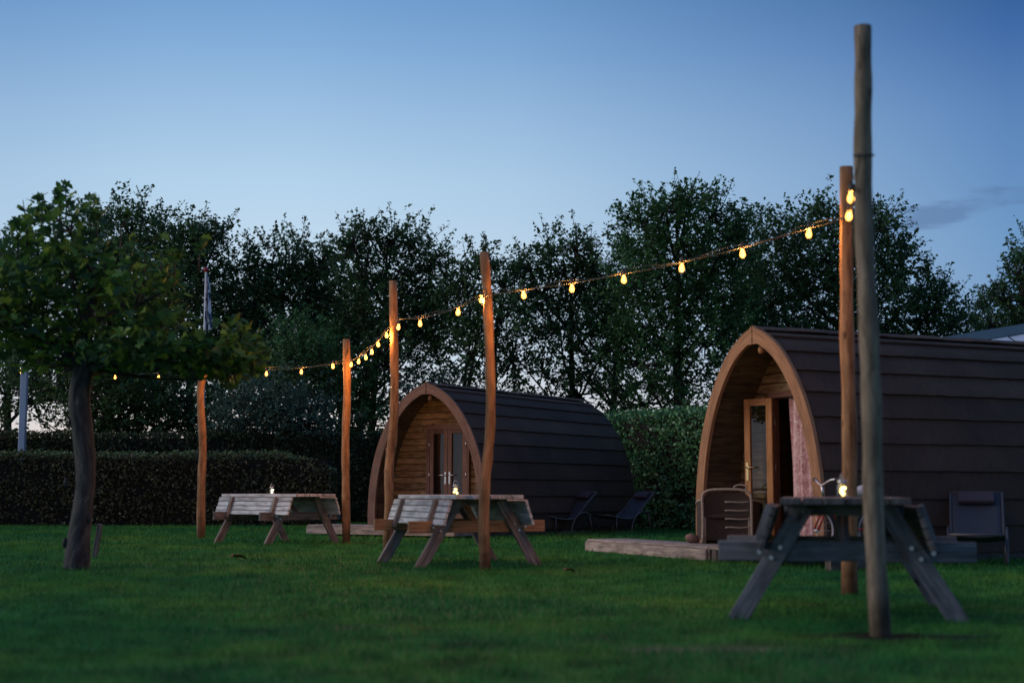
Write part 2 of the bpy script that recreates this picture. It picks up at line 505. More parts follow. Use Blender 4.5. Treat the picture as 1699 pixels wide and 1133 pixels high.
def flag_mat():
    m, nt, bs, out = nmat('white and teal flag cloth')
    bs.inputs['Roughness'].default_value = .8
    uv = N(nt, 'ShaderNodeUVMap')
    n1 = N(nt, 'ShaderNodeTexNoise', i_Scale=3.2, i_Detail=1.0, i_Distortion=1.0)
    nt.links.new(uv.outputs[0], n1.inputs['Vector'])
    r = ramp(nt, [(.47, (.80,.83,.9)), (.5, (.02,.08,.13))], n1.outputs[0])
    nt.links.new(r.outputs[0], bs.inputs['Base Color'])
    return m
M['flag'] = flag_mat()


def lawn_mat(blades):
    m, nt, bs, out = nmat('lawn grass blades' if blades else 'lawn turf')
    bs.inputs['Roughness'].default_value = .7
    bs.inputs['Specular IOR Level'].default_value = .06
    geo = N(nt, 'ShaderNodeNewGeometry')
    n1 = N(nt, 'ShaderNodeTexNoise', i_Scale=.55, i_Detail=5.0, i_Roughness=.6)
    nt.links.new(geo.outputs['Position'], n1.inputs['Vector'])
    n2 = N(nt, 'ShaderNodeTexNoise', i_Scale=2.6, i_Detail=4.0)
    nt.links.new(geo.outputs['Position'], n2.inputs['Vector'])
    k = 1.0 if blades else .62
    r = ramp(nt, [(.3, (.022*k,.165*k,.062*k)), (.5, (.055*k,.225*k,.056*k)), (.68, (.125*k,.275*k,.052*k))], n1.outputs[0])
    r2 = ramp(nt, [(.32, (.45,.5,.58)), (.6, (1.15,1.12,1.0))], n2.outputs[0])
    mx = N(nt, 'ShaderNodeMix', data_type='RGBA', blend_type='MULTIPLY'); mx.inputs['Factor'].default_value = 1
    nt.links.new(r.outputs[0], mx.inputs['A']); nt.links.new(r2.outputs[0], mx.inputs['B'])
    last = mx.outputs['Result']
    if blades:
        hsv = N(nt, 'ShaderNodeHueSaturation')
        mr = N(nt, 'ShaderNodeMapRange'); mr.inputs['To Min'].default_value = .55; mr.inputs['To Max'].default_value = 1.35
        nt.links.new(geo.outputs['Random Per Island'], mr.inputs['Value'])
        nt.links.new(mr.outputs[0], hsv.inputs['Value']); nt.links.new(last, hsv.inputs['Color'])
        last = hsv.outputs[0]
    # worn, dry patches with a shape of their own: straw strip and bare earth round the nearest pole
    for (cx, cy, rx, ry, col, amt) in WORN:
        sub = N(nt, 'ShaderNodeVectorMath', operation='SUBTRACT'); sub.inputs[1].default_value = (cx, cy, 0)
        nt.links.new(geo.outputs['Position'], sub.inputs[0])
        mul = N(nt, 'ShaderNodeVectorMath', operation='MULTIPLY'); mul.inputs[1].default_value = (1/rx, 1/ry, 0)
        nt.links.new(sub.outputs[0], mul.inputs[0])
        ln = N(nt, 'ShaderNodeVectorMath', operation='LENGTH'); nt.links.new(mul.outputs[0], ln.inputs[0])
        ad = N(nt, 'ShaderNodeMath', operation='MULTIPLY_ADD'); ad.inputs[1].default_value = 1.6; ad.inputs[2].default_value = -.8
        nt.links.new(n2.outputs[0], ad.inputs[0])
        sm = N(nt, 'ShaderNodeMath', operation='ADD'); nt.links.new(ln.outputs['Value'], sm.inputs[0]); nt.links.new(ad.outputs[0], sm.inputs[1])
        rr = ramp(nt, [(.35, (amt,)*3), (1.0, (0, 0, 0))], sm.outputs[0], 'EASE')
        mm = N(nt, 'ShaderNodeMix', data_type='RGBA')
        nt.links.new(rr.outputs[0], mm.inputs['Factor']); nt.links.new(last, mm.inputs['A']); mm.inputs['B'].default_value = (*col, 1)
        last = mm.outputs['Result']
    nt.links.new(last, bs.inputs['Base Color'])
    if blades:
        tr = N(nt, 'ShaderNodeBsdfTranslucent'); nt.links.new(last, tr.inputs[0])
        ms = N(nt, 'ShaderNodeMixShader'); ms.inputs[0].default_value = .3
        nt.links.new(bs.outputs[0], ms.inputs[1]); nt.links.new(tr.outputs[0], ms.inputs[2]); nt.links.new(ms.outputs[0], out.inputs[0])
    else:
        n3 = N(nt, 'ShaderNodeTexNoise', i_Scale=40.0, i_Detail=6.0)
        nt.links.new(geo.outputs['Position'], n3.inputs['Vector'])
        b = N(nt, 'ShaderNodeBump', i_Strength=.8, i_Distance=.02); nt.links.new(n3.outputs[0], b.inputs['Height']); nt.links.new(b.outputs[0], bs.inputs['Normal'])
    return m


# ---------------------------------------------------------------- world, sun, camera
def build_world():
    w = bpy.data.worlds.new('World'); SC.world = w; w.use_nodes = True
    nt = w.node_tree; nt.nodes.clear()
    out = nt.nodes.new('ShaderNodeOutputWorld'); bg = nt.nodes.new('ShaderNodeBackground')
    nt.links.new(bg.outputs[0], out.inputs[0])
    tc = N(nt, 'ShaderNodeTexCoord')
    sp = N(nt, 'ShaderNodeSeparateXYZ'); nt.links.new(tc.outputs['Generated'], sp.inputs[0])
    # twilight gradient by elevation, on the glow side and on the far side
    z = N(nt, 'ShaderNodeMapRange'); z.inputs['From Min'].default_value = 0; z.inputs['From Max'].default_value = 1
    nt.links.new(sp.outputs['Z'], z.inputs['Value'])
    glow = ramp(nt, [(0, (1.0,.74,.56)), (.035, (.84,.74,.68)), (.09, (.64,.74,.84)), (.17, (.535,.695,.85)), (.215, (.445,.64,.83)), (.30, (.235,.425,.70)), (.33, (.175,.36,.64)), (.5, (.15,.28,.52)), (1, (.10,.20,.40))], z.outputs[0])
    far = ramp(nt, [(0, (.46,.46,.54)), (.06, (.30,.40,.56)), (.12, (.165,.315,.55)), (.17, (.13,.285,.535)), (.25, (.085,.205,.46)), (.30, (.040,.128,.36)), (.335, (.020,.088,.26)), (.5, (.06,.14,.32)), (1, (.08,.165,.34))], z.outputs[0])
    gd = Vector((math.sin(D2R(-16)), math.cos(D2R(-16)), 0))
    hn = N(nt, 'ShaderNodeVectorMath', operation='MULTIPLY'); hn.inputs[1].default_value = (1, 1, 0)
    nt.links.new(tc.outputs['Generated'], hn.inputs[0])
    nn = N(nt, 'ShaderNodeVectorMath', operation='NORMALIZE'); nt.links.new(hn.outputs[0], nn.inputs[0])
    dt = N(nt, 'ShaderNodeVectorMath', operation='DOT_PRODUCT'); dt.inputs[1].default_value = gd
    nt.links.new(nn.outputs[0], dt.inputs[0])
    # right of the glow the sky falls off within ~35 degrees, to the left the afterglow stays wide
    az = N(nt, 'ShaderNodeMath', operation='ARCTAN2'); sp2 = N(nt, 'ShaderNodeSeparateXYZ'); nt.links.new(nn.outputs[0], sp2.inputs[0])
    nt.links.new(sp2.outputs['X'], az.inputs[0]); nt.links.new(sp2.outputs['Y'], az.inputs[1])
    mr = ramp(nt, [(0, (.05,)*3), (.17, (.05,)*3), (.27, (.35,)*3), (.36, (.7,)*3), (.444, (.78,)*3), (.46, (.95,)*3), (.475, (1,)*3), (.50, (.86,)*3), (.535, (.38,)*3), (.555, (.05,)*3), (.60, (0,)*3), (1, (.05,)*3)])
    am = N(nt, 'ShaderNodeMapRange'); am.inputs['From Min'].default_value = -math.pi; am.inputs['From Max'].default_value = math.pi
    nt.links.new(az.outputs[0], am.inputs['Value']); nt.links.new(am.outputs[0], mr.inputs[0])
    mx = N(nt, 'ShaderNodeMix', data_type='RGBA')
    nt.links.new(mr.outputs[0], mx.inputs['Factor']); nt.links.new(far.outputs[0], mx.inputs['A']); nt.links.new(glow.outputs[0], mx.inputs['B'])
    # one thin dark cloud low on the right
    cd = ray(1580, 352).normalized()
    sb = N(nt, 'ShaderNodeVectorMath', operation='SUBTRACT'); sb.inputs[1].default_value = cd
    nt.links.new(tc.outputs['Generated'], sb.inputs[0])
    rot = N(nt, 'ShaderNodeMapping', vector_type='POINT'); rot.inputs['Rotation'].default_value = (0, D2R(13), 0)
    nt.links.new(sb.outputs[0], rot.inputs[0])
    sc = N(nt, 'ShaderNodeVectorMath', operation='MULTIPLY'); sc.inputs[1].default_value = (1/.062, .4, 1/.0105)
    nt.links.new(rot.outputs[0], sc.inputs[0])
    ln = N(nt, 'ShaderNodeVectorMath', operation='LENGTH'); nt.links.new(sc.outputs[0], ln.inputs[0])
    mp = N(nt, 'ShaderNodeMapping'); mp.inputs['Scale'].default_value = (30, 30, 130); nt.links.new(tc.outputs['Generated'], mp.inputs[0])
    nz = N(nt, 'ShaderNodeTexNoise', i_Scale=1.0, i_Detail=5.0); nt.links.new(mp.outputs[0], nz.inputs['Vector'])
    ma = N(nt, 'ShaderNodeMath', operation='MULTIPLY_ADD'); ma.inputs[1].default_value = 2.6; nt.links.new(nz.outputs[0], ma.inputs[0]); ma.inputs[2].default_value = -1.3
    ad = N(nt, 'ShaderNodeMath', operation='ADD'); nt.links.new(ln.outputs['Value'], ad.inputs[0]); nt.links.new(ma.outputs[0], ad.inputs[1])
    cr = ramp(nt, [(.15, (.62,)*3), (1.0, (0,)*3)], ad.outputs[0], 'EASE')
    m2 = N(nt, 'ShaderNodeMix', data_type='RGBA')
    nt.links.new(cr.outputs[0], m2.inputs['Factor']); nt.links.new(mx.outputs['Result'], m2.inputs['A']); m2.inputs['B'].default_value = (.10, .185, .36, 1)
    # physical low-sun sky, faint, under the twilight gradient
    sky = N(nt, 'ShaderNodeTexSky', sky_type='NISHITA', sun_disc=False)
    sky.sun_elevation = D2R(SUN_EL); sky.sun_rotation = D2R(SUN_AZ)
    bg2 = nt.nodes.new('ShaderNodeBackground'); bg2.inputs[1].default_value = .0012
    nt.links.new(sky.outputs[0], bg2.inputs[0])
    add = nt.nodes.new('ShaderNodeAddShader')
    nt.links.new(bg.outputs[0], add.inputs[0]); nt.links.new(bg2.outputs[0], add.inputs[1]); nt.links.new(add.outputs[0], out.inputs[0])
    nt.links.new(m2.outputs['Result'], bg.inputs[0])
    bg.inputs[1].default_value = 1.0


SUN_EL, SUN_AZ = 24.0, -92.0      # soft afterglow from the left, a little behind the camera
build_world()
sl = bpy.data.lights.new('afterglow', 'SUN'); sl.energy = 1.4; sl.angle = D2R(34); sl.color = (1.0, .88, .78)
so = bpy.data.objects.new('afterglow', sl); COL.objects.link(so)
sd = Vector((math.sin(D2R(SUN_AZ))*math.cos(D2R(SUN_EL)), math.cos(D2R(SUN_AZ))*math.cos(D2R(SUN_EL)), math.sin(D2R(SUN_EL))))
so.rotation_euler = sd.to_track_quat('Z', 'Y').to_euler(); so.location = sd * 60

cam = bpy.data.cameras.new('camera'); co = bpy.data.objects.new('camera', cam); COL.objects.link(co); SC.camera = co
cam.sensor_width = 36; cam.lens = F / 1699 * 36; cam.clip_start = .1; cam.clip_end = 2000
co.location = (0, 0, CAMH); co.rotation_euler = (math.pi / 2 + PITCH, 0, 0)
cam.dof.use_dof = True; cam.dof.focus_distance = 29.0; cam.dof.aperture_fstop = 1.6; cam.dof.aperture_blades = 9
vs = SC.view_settings; vs.view_transform = 'Standard'; vs.look = 'None'; vs.exposure = 0; vs.gamma = 1
SC.render.engine = 'CYCLES'; SC.cycles.use_denoising = True
SC.cycles.max_bounces = 6; SC.cycles.transparent_max_bounces = 8; SC.cycles.caustics_reflective = False; SC.cycles.caustics_refractive = False
SC.cycles.sample_clamp_indirect = 3.0

# ---------------------------------------------------------------- ground
B1 = G(1461, 1055)
WORN = [(B1.x + .05, B1.y - .05, .62, .34, (.020,.017,.014), .92),
        (.98, 7.38, .75, .17, (.17,.15,.115), .75),
        (-.75, 8.55, .6, .14, (.13,.125,.08), .35)]
m = MB()
S = 420
m.quad([(-S,-60,0),(S,-60,0),(S,S*2,0),(-S,S*2,0)])
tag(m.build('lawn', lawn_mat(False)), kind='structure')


def grass():
    Vs, Fs, off = [], [], 0
    for (y0, y1, dens, h, w) in ((4.5, 9, 2600, .034, .0042), (9, 14, 1300, .036, .0062), (14, 22, 520, .040, .010), (22, 36, 200, .045, .018)):
        half0 = .40
        area = half0 * (y1*y1 - y0*y0)
        n = int(area * dens)
        y = np.sqrt(rng.uniform(y0*y0, y1*y1, n)); x = rng.uniform(-half0, half0, n) * y
        keep = np.ones(n, bool)
        d = np.hypot((x - WORN[0][0]) / .5, (y - WORN[0][1]) / .27)
        keep &= (d > 1) | (rng.random(n) < .1)
        x, y = x[keep], y[keep]; n = len(x)
        # tufty height variation
        hh = h * (0.55 + .9*rng.random(n)) * (1 + .35*np.sin(x*7.1+y*3.3)*np.sin(y*9.2-x*4.7))
        a = rng.uniform(0, 2*np.pi, n); la = rng.uniform(0, 2*np.pi, n); lean = rng.uniform(.2, .9, n) * hh
        b = np.stack([x, y, np.zeros(n)], 1)
        dx = np.stack([np.cos(a), np.sin(a), np.zeros(n)], 1) * (w/2 * rng.uniform(.7, 1.3, n))[:, None]
        tip = b + np.stack([np.cos(la)*lean, np.sin(la)*lean, hh], 1)
        V = np.stack([b - dx, b + dx, tip], 1).reshape(-1, 3)
        Fc = np.arange(3*n).reshape(-1, 3) + off
        Vs.append(V); Fs.append(Fc); off += 3*n
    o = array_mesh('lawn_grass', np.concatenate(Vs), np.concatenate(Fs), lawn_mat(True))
    tag(o, 'short mown green grass covering the lawn', 'grass', kind='stuff')
grass()

# ---------------------------------------------------------------- string-light poles
def spline(pts, n):
    pts = [Vector(p) for p in pts]; res = []
    q = [pts[0]*2 - pts[1]] + pts + [pts[-1]*2 - pts[-2]]
    for i in range(len(pts) - 1):
        a, b, c, d = q[i:i+4]
        for k in range(n):
            t = k / n
            res.append(.5*((2*b) + (c-a)*t + (2*a-5*b+4*c-d)*t*t + (3*b-a-3*c+d)*t**3))
    res.append(pts[-1]); return res

POLES = [
    ([(1461,1055),(1452,850),(1446,700),(1440,560),(1436,400),(1433,250),(1431,150),(1430,46)], 17.6, 14.2, 'grey_pole_wood',
     'tallest greyed wooden pole in front, standing before the right picnic table'),
    ([(1411,986),(1410,850),(1408,700),(1405,560),(1406,420),(1404,277)], 13.8, 10.5, 'pole_wood',
     'orange brown wooden pole standing just behind the right picnic table'),
    ([(805,945),(803,870),(805,800),(810,752),(814,690),(813,600),(809,500),(803,418)], 9.8, 7.6, 'pole_wood',
     'strongly kinked wooden pole in front of the middle picnic table'),
    ([(643,912),(646,850),(646,770),(652,718),(655,640),(654,560),(652,466)], 8.6, 6.8, 'pole_wood',
     'wooden pole at the left end of the middle picnic table, warmest lit at the lights'),
    ([(575,901),(574,800),(573,730),(576,650),(575,563)], 7.0, 6.3, 'pole_wood',
     'straight wooden pole between the left picnic table and the left deck'),
    ([(334,893),(334,800),(336,740),(333,650),(340,620)], 7.4, 5.6, 'pole_wood',
     'shortest wooden pole with a bent top, left of the left picnic table'),
]
PB = []
for k, (pts, r0, r1, mt, lab) in enumerate(POLES):
    b = G(*pts[0]); PB.append(b)
    loc = [P(px, py, b.y) - b for px, py in pts]
    loc[0].z = 0
    # a wood pole also bends a little in depth
    for i, p in enumerate(loc): p.y += .03 * math.sin(i * 1.7 + k)
    loc = [Vector((loc[0].x, loc[0].y, -.15))] + loc
    path = spline(loc, 5)
    mpp = b.y / F
    rad = [(r0 + (r1 - r0) * i / (len(path) - 1)) * mpp * (1 + .05*math.sin(i*1.3+k) + random.uniform(-.02,.02)) for i in range(len(path))]
    mb = MB(); mb.tube(path, rad, 14, wob=.018)
    # sawn-off branch stubs
    for q in range(5):
        i = random.randrange(6, len(path) - 3); a = random.uniform(0, 6.28)
        dr = Vector((math.cos(a), math.sin(a), .5)).normalized()
        mb.tube([path[i] + dr*rad[i]*.6, path[i] + dr*(rad[i]*1.12)], [rad[i]*.42, rad[i]*.3], 7)
    o = mb.build('light_pole', M[mt]); o.location = b
    tag(o, lab, 'pole', 'poles carrying the string lights')

# steel post far left, behind the hedge
bp = Vector((P(38, 700, 37).x, 37, 0))
top = P(38, 612, 37)
mb = MB(); mb.board((0,0,0), (0,0,top.z), .16, .16, (1,0,0))
mb.board((0,0,top.z), (0,0,top.z+.05), .20, .20, (1,0,0))
o = mb.build('steel_post', M['post_metal'], bevel=.01); o.location = bp
tag(o, 'pale blue grey steel post rising behind the left hedge', 'post')

# ---------------------------------------------------------------- string lights
def on_line(A, B, px, py):
    """point on the vertical plane through A and B that the photo shows at px,py"""
    r = (px - 849.5) / F
    def f(t):
        Y = A.y + (B.y - A.y) * t; X = A.x + (B.x - A.x) * t
        q = P(px, py, Y); return q.x - X
    lo, hi = -.6, 1.6
    flo = f(lo)
    for _ in range(60):
        mid = (lo + hi) / 2
        if (f(mid) > 0) == (flo > 0): lo = mid
        else: hi = mid
    Y = A.y + (B.y - A.y) * lo
    return P(px, py, Y)

def off(b, dx, dy): return Vector((b.x + dx, b.y + dy, 0))
postb = Vector((bp.x, bp.y - .12, 0))
a1, a2, a3, a4, a5, a6 = [off(b, -.07, .02) for b in PB]
a1 = off(PB[0], -.075, .03); a2f = off(PB[1], .02, -.075)
spans = [
    (a1, a2f, [(1426,262),(1420,300),(1414,335),(1406,362)], [(1412,328),(1408.5,358)]),
    (a2, a3, [(1392,366),(1342,379),(1290,394),(1232,411),(1180,424),(1131,435),(1082,446),(1035,454),(990,463),(949,470),(905,476),(869,481),(830,487),(806,492)],
     [(1342,388),(1232,421),(1131,445),(1035,464),(949,479),(869,490),(799,497)]),
    (a3, a4, [(806,492),(785,500),(760,510),(730,520),(697,528),(672,529),(656,532)], [(760,518),(697,537),(661,543)]),
    (a4, a5, [(654,536),(641,551),(627,566),(612,579),(600,588),(588,596),(578,600)], [(641.5,556.5),(627.5,571.5),(617,584),(607,593),(595,600),(582.5,605)]),
    (a5, a6, [(576,600),(553,604),(520,608),(490,611),(442,613),(400,615),(365,616),(340,617)], [(552.5,608),(500,617),(442,620),(387,622)]),
    (a6, postb, [(338,617),(300,619),(263,619),(200,620),(140,618),(80,613),(36,610)], [(263,625),(191,626),(35,618)]),
]
SL = thing('string_lights', a1, 0, 'long string of warm glowing bulbs running from pole to pole', 'string lights')
cab = MB()
bulb_me = None
proto = None
allpts = []
for (A, B, cp, bl) in spans:
    pts = [on_line(A, B, x, y) - a1 for x, y in cp]
    allpts.append(pts)
    fine = spline(pts, 4)
    cab.tube(fine, .0045, 6)
    cab.tube([p + Vector((.012*math.sin(i*.9), .01, .022 + .018*math.sin(i*.55))) for i, p in enumerate(fine)], .0036, 6)
    for (x, y) in bl:
        c = on_line(A, B, x, y) - a1
        cy = min(range(len(fine)), key=lambda i: (fine[i].x-c.x)**2 + (fine[i].y-c.y)**2)
        if proto is None:
            mb = MB(); mb.lathe([(.0005,-.036),(.012,-.033),(.0205,-.022),(.0235,-.008),(.021,.006),(.015,.022),(.011,.036),(.0005,.038)], 10)
            b = mb.build('bulb', M['bulb'], SL)
            mb = MB(); mb.lathe([(.0005,.036),(.0165,.037),(.019,.05),(.019,.085),(.009,.098),(.0005,.099)], 10)
            s = mb.build('socket', M['socket'], b); proto = b
        else:
            b = copy_tree(proto, SL)
        lo = bpy.data.objects.new('filament', FIL); COL.objects.link(lo); lo.parent = SL; lo.location = c + Vector((0,0,-.008))
        b.location = c
        b.rotation_euler = (random.uniform(-.12,.12), random.uniform(-.12,.12), 0)
        # drop lead from the cable to the socket
        p = fine[cy]
        cab.tube([c + Vector((0,0,.098)), c + Vector((0,0,max(.11, p.z - c.z)))], .006, 5)
# loops round the poles
for k in range(6):
    zz = {0: P(1430, 258, PB[0].y).z, 1: P(1406, 364, PB[1].y).z, 2: P(809, 493, PB[2].y).z, 3: P(654, 534, PB[3].y).z, 4: P(575, 600, PB[4].y).z, 5: P(338, 622, PB[5].y).z}[k]
    cx = {0: P(1433, 258, PB[0].y).x, 1: P(1405.5, 364, PB[1].y).x, 2: P(809, 493, PB[2].y).x, 3: P(654, 534, PB[3].y).x, 4: P(575, 600, PB[4].y).x, 5: P(338, 622, PB[5].y).x}[k]
    r = (POLES[k][1]*.35 + POLES[k][2]*.65)*PB[k].y/F + .005
    ring = [Vector((cx + r*math.cos(a), PB[k].y + r*math.sin(a), zz + .01*math.sin(a))) - a1 for a in [i*math.pi/7 for i in range(15)]]
    cab.tube(ring, .0055, 5, caps=False)
cab.build('cable', M['cable'], SL)

# ---------------------------------------------------------------- picnic tables
def make_table(loc, rz, label, top_mat, leg_mat, beam_mat):
    R = thing('picnic_table', loc, rz, label, 'picnic table', 'picnic tables on the lawn')
    L = 1.86
    mb = MB()
    for i in range(6):
        x = -.3275 + .131*i
        mb.board((x, -L/2 + random.uniform(-.008,.008), .74), (x, L/2 + random.uniform(-.008,.008), .74), .123, .042, (1,0,0))
    mb.build('tabletop', top_mat, R, bevel=.004)
    for y in (-.50, .50):
        mb = MB(); mb.board((-.37, y, .69), (.37, y, .69), .055, .09, (0,1,0))
        mb.build('top_batten', leg_mat, R, bevel=.004)
    for s in (-1, 1):
        for y in (-.62, .62):
            mb = MB()
            mb.board((s*.685, y, -.02), (s*.24, y, .715), .12, .045, (1,0,0))
            mb.build('leg', leg_mat, R, bevel=.004)
    for y in (-.62, .62):
        yy = y - math.copysign(.0485, y)
        mb = MB(); mb.board((-.79, yy, .425), (.79, yy, .425), .125, .045, (0,0,1))
        mb.build('cross_beam', beam_mat, R, bevel=.005)
        mb = MB(); mb.board((0, yy - math.copysign(.05, y), .45), (0, math.copysign(.16, y), .69), .07, .04, (1,0,0))
        mb.build('brace', beam_mat, R, bevel=.004)
    for s in (-1, 1):
        # folded-up seat leaning on the table edge
        p0 = Vector((s*.515, 0, .445)); p1 = Vector((s*.425, 0, .715))
        u = (p1 - p0).normalized(); nrm = Vector((u.z*s, 0, -u.x*s))
        mb = MB()
        for i in range(4):
            c = p0 + u*(.032 + .071*i) + nrm*.0
            mb.board(c + Vector((0,-L/2+.03+random.uniform(-.006,.006),0)), c + Vector((0,L/2-.03+random.uniform(-.006,.006),0)), .063, .032, u)
        seat = mb.build('seat', top_mat, R, bevel=.004)
        for y in (-.54, .54):
            mb = MB(); mb.board(p0 - u*.06 + Vector((0,y,0)) + nrm*.038, p1 - u*.012 + Vector((0,y,0)) + nrm*.038, .06, .042, (0,1,0))
            mb.build('seat_batten', leg_mat, seat, bevel=.004)
        for y in (-.62, .62):
            yo = y + math.copysign(.026, y)
            for (bx, bz) in ((.53,.42), (.40,.45), (.455,.385)):
                mb = MB(); mb.tube([(s*bx, yo, bz), (s*bx, yo + math.copysign(.012, y), bz)], [.016, .013], 8)
                mb.build('bolt', M['metal'], R)
    return R

M['near_top'] = wood('dark grey table wood', (.04,.038,.04), (.10,.095,.095), (.17,.16,.16), blotch=.5)  # nearest table: darker boards than on the other two
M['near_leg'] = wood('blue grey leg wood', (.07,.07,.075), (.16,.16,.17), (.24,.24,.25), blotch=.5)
make_table((-.60, 15.95, 0), D2R(23.6), 'pale weathered picnic table before the left pod, behind the kinked pole', M['grey_wood'], M['leg_wood'], M['beam_wood'])
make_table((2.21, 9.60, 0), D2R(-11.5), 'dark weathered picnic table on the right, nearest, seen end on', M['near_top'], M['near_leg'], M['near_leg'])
make_table((-3.67, 22.4, 0), D2R(47.8), 'farthest picnic table, on the left in front of the low hedge', M['grey_wood'], M['leg_wood'], M['dark_grey_wood'])

# table lanterns
def lantern(loc, label, em, s=1.0):
    R = thing('table_lantern', loc, random.uniform(0, 3), label, 'lantern', 'small glowing lanterns on the picnic tables')
    mb = MB(); mb.lathe([(.0005,0),(.034*s,.001),(.038*s,.012*s),(.038*s,.07*s),(.026*s,.088*s),(.026*s,.096*s)], 14)
    mb.build('glass_jar', M['jar'], R)
    mb = MB(); mb.lathe([(.028*s,.094*s),(.030*s,.096*s),(.030*s,.112*s),(.0005,.114*s)], 14)
    mb.build('lid', M['metal'], R)
    mb = MB()
    mb.tube([(.03*s*math.cos(a), 0, .104*s + .055*s*math.sin(a)) for a in [i*math.pi/10 for i in range(11)]], .0022, 5)
    mb.build('wire_handle', M['metal'], R)
    for (x, y, z) in ((-.012,-.01,.022), (.013,.008,.034), (-.004,.0,.056), (.012,-.012,.060)):
        mb = MB(); mb.lathe([(.0005,-.012*s),(.009*s,-.007*s),(.011*s,0),(.008*s,.008*s),(.0005,.013*s)], 8, (x*s, y*s, z*s))
        mb.build('light', em, R)
zt = .7615
lantern(Vector((P(1397, 800, 9.5).x, 9.5, zt)), 'glowing glass lantern on the dark right picnic table', M['fairy'])
lantern(Vector((P(756, 812, 15.9).x, 15.9, zt)), 'glowing glass lantern on the middle picnic table', M['fairy'])
lantern(Vector((P(451, 816, 22.4).x, 22.4, zt)), 'pale glowing glass lantern on the farthest left picnic table', M['fairy_white'])

# ---------------------------------------------------------------- camping pods
HW, PH = 1.25, 2.70
PROF = [(1.0,.10),(1.005,.45),(.985,.85),(.93,1.25),(.85,1.58),(.735,1.9),(.59,2.18),(.43,2.41),(.27,2.56),(.12,2.66),(0.0,2.70)]
_pp = spline([Vector((a*HW, 0, z)) for a, z in PROF], 6)
_pl = [0.0]
for i in range(1, len(_pp)): _pl.append(_pl[-1] + (_pp[i]-_pp[i-1]).length)
SMAX = _pl[-1]

def prof(s, off=0.0):
    """right-hand outline point at arc length s, moved outward by off"""
    s = max(0, min(SMAX, s))
    i = 0
    while i < len(_pl) - 2 and _pl[i+1] < s: i += 1
    t = (s - _pl[i]) / (_pl[i+1] - _pl[i])
    p = _pp[i].lerp(_pp[i+1], t)
    d = (_pp[i+1] - _pp[i]).normalized()
    n = Vector((d.z, 0, -d.x))
    q = p + n*off
    if q.x < 0: q.x = 0.0
    return q

def half_at(z, off):
    """half width of the shell moved by off at height z"""
    best = 0
    for k in range(0, 121):
        q = prof(SMAX*k/120, off)
        if q.z >= z: return q.x
        best = q.x
    return 0.0

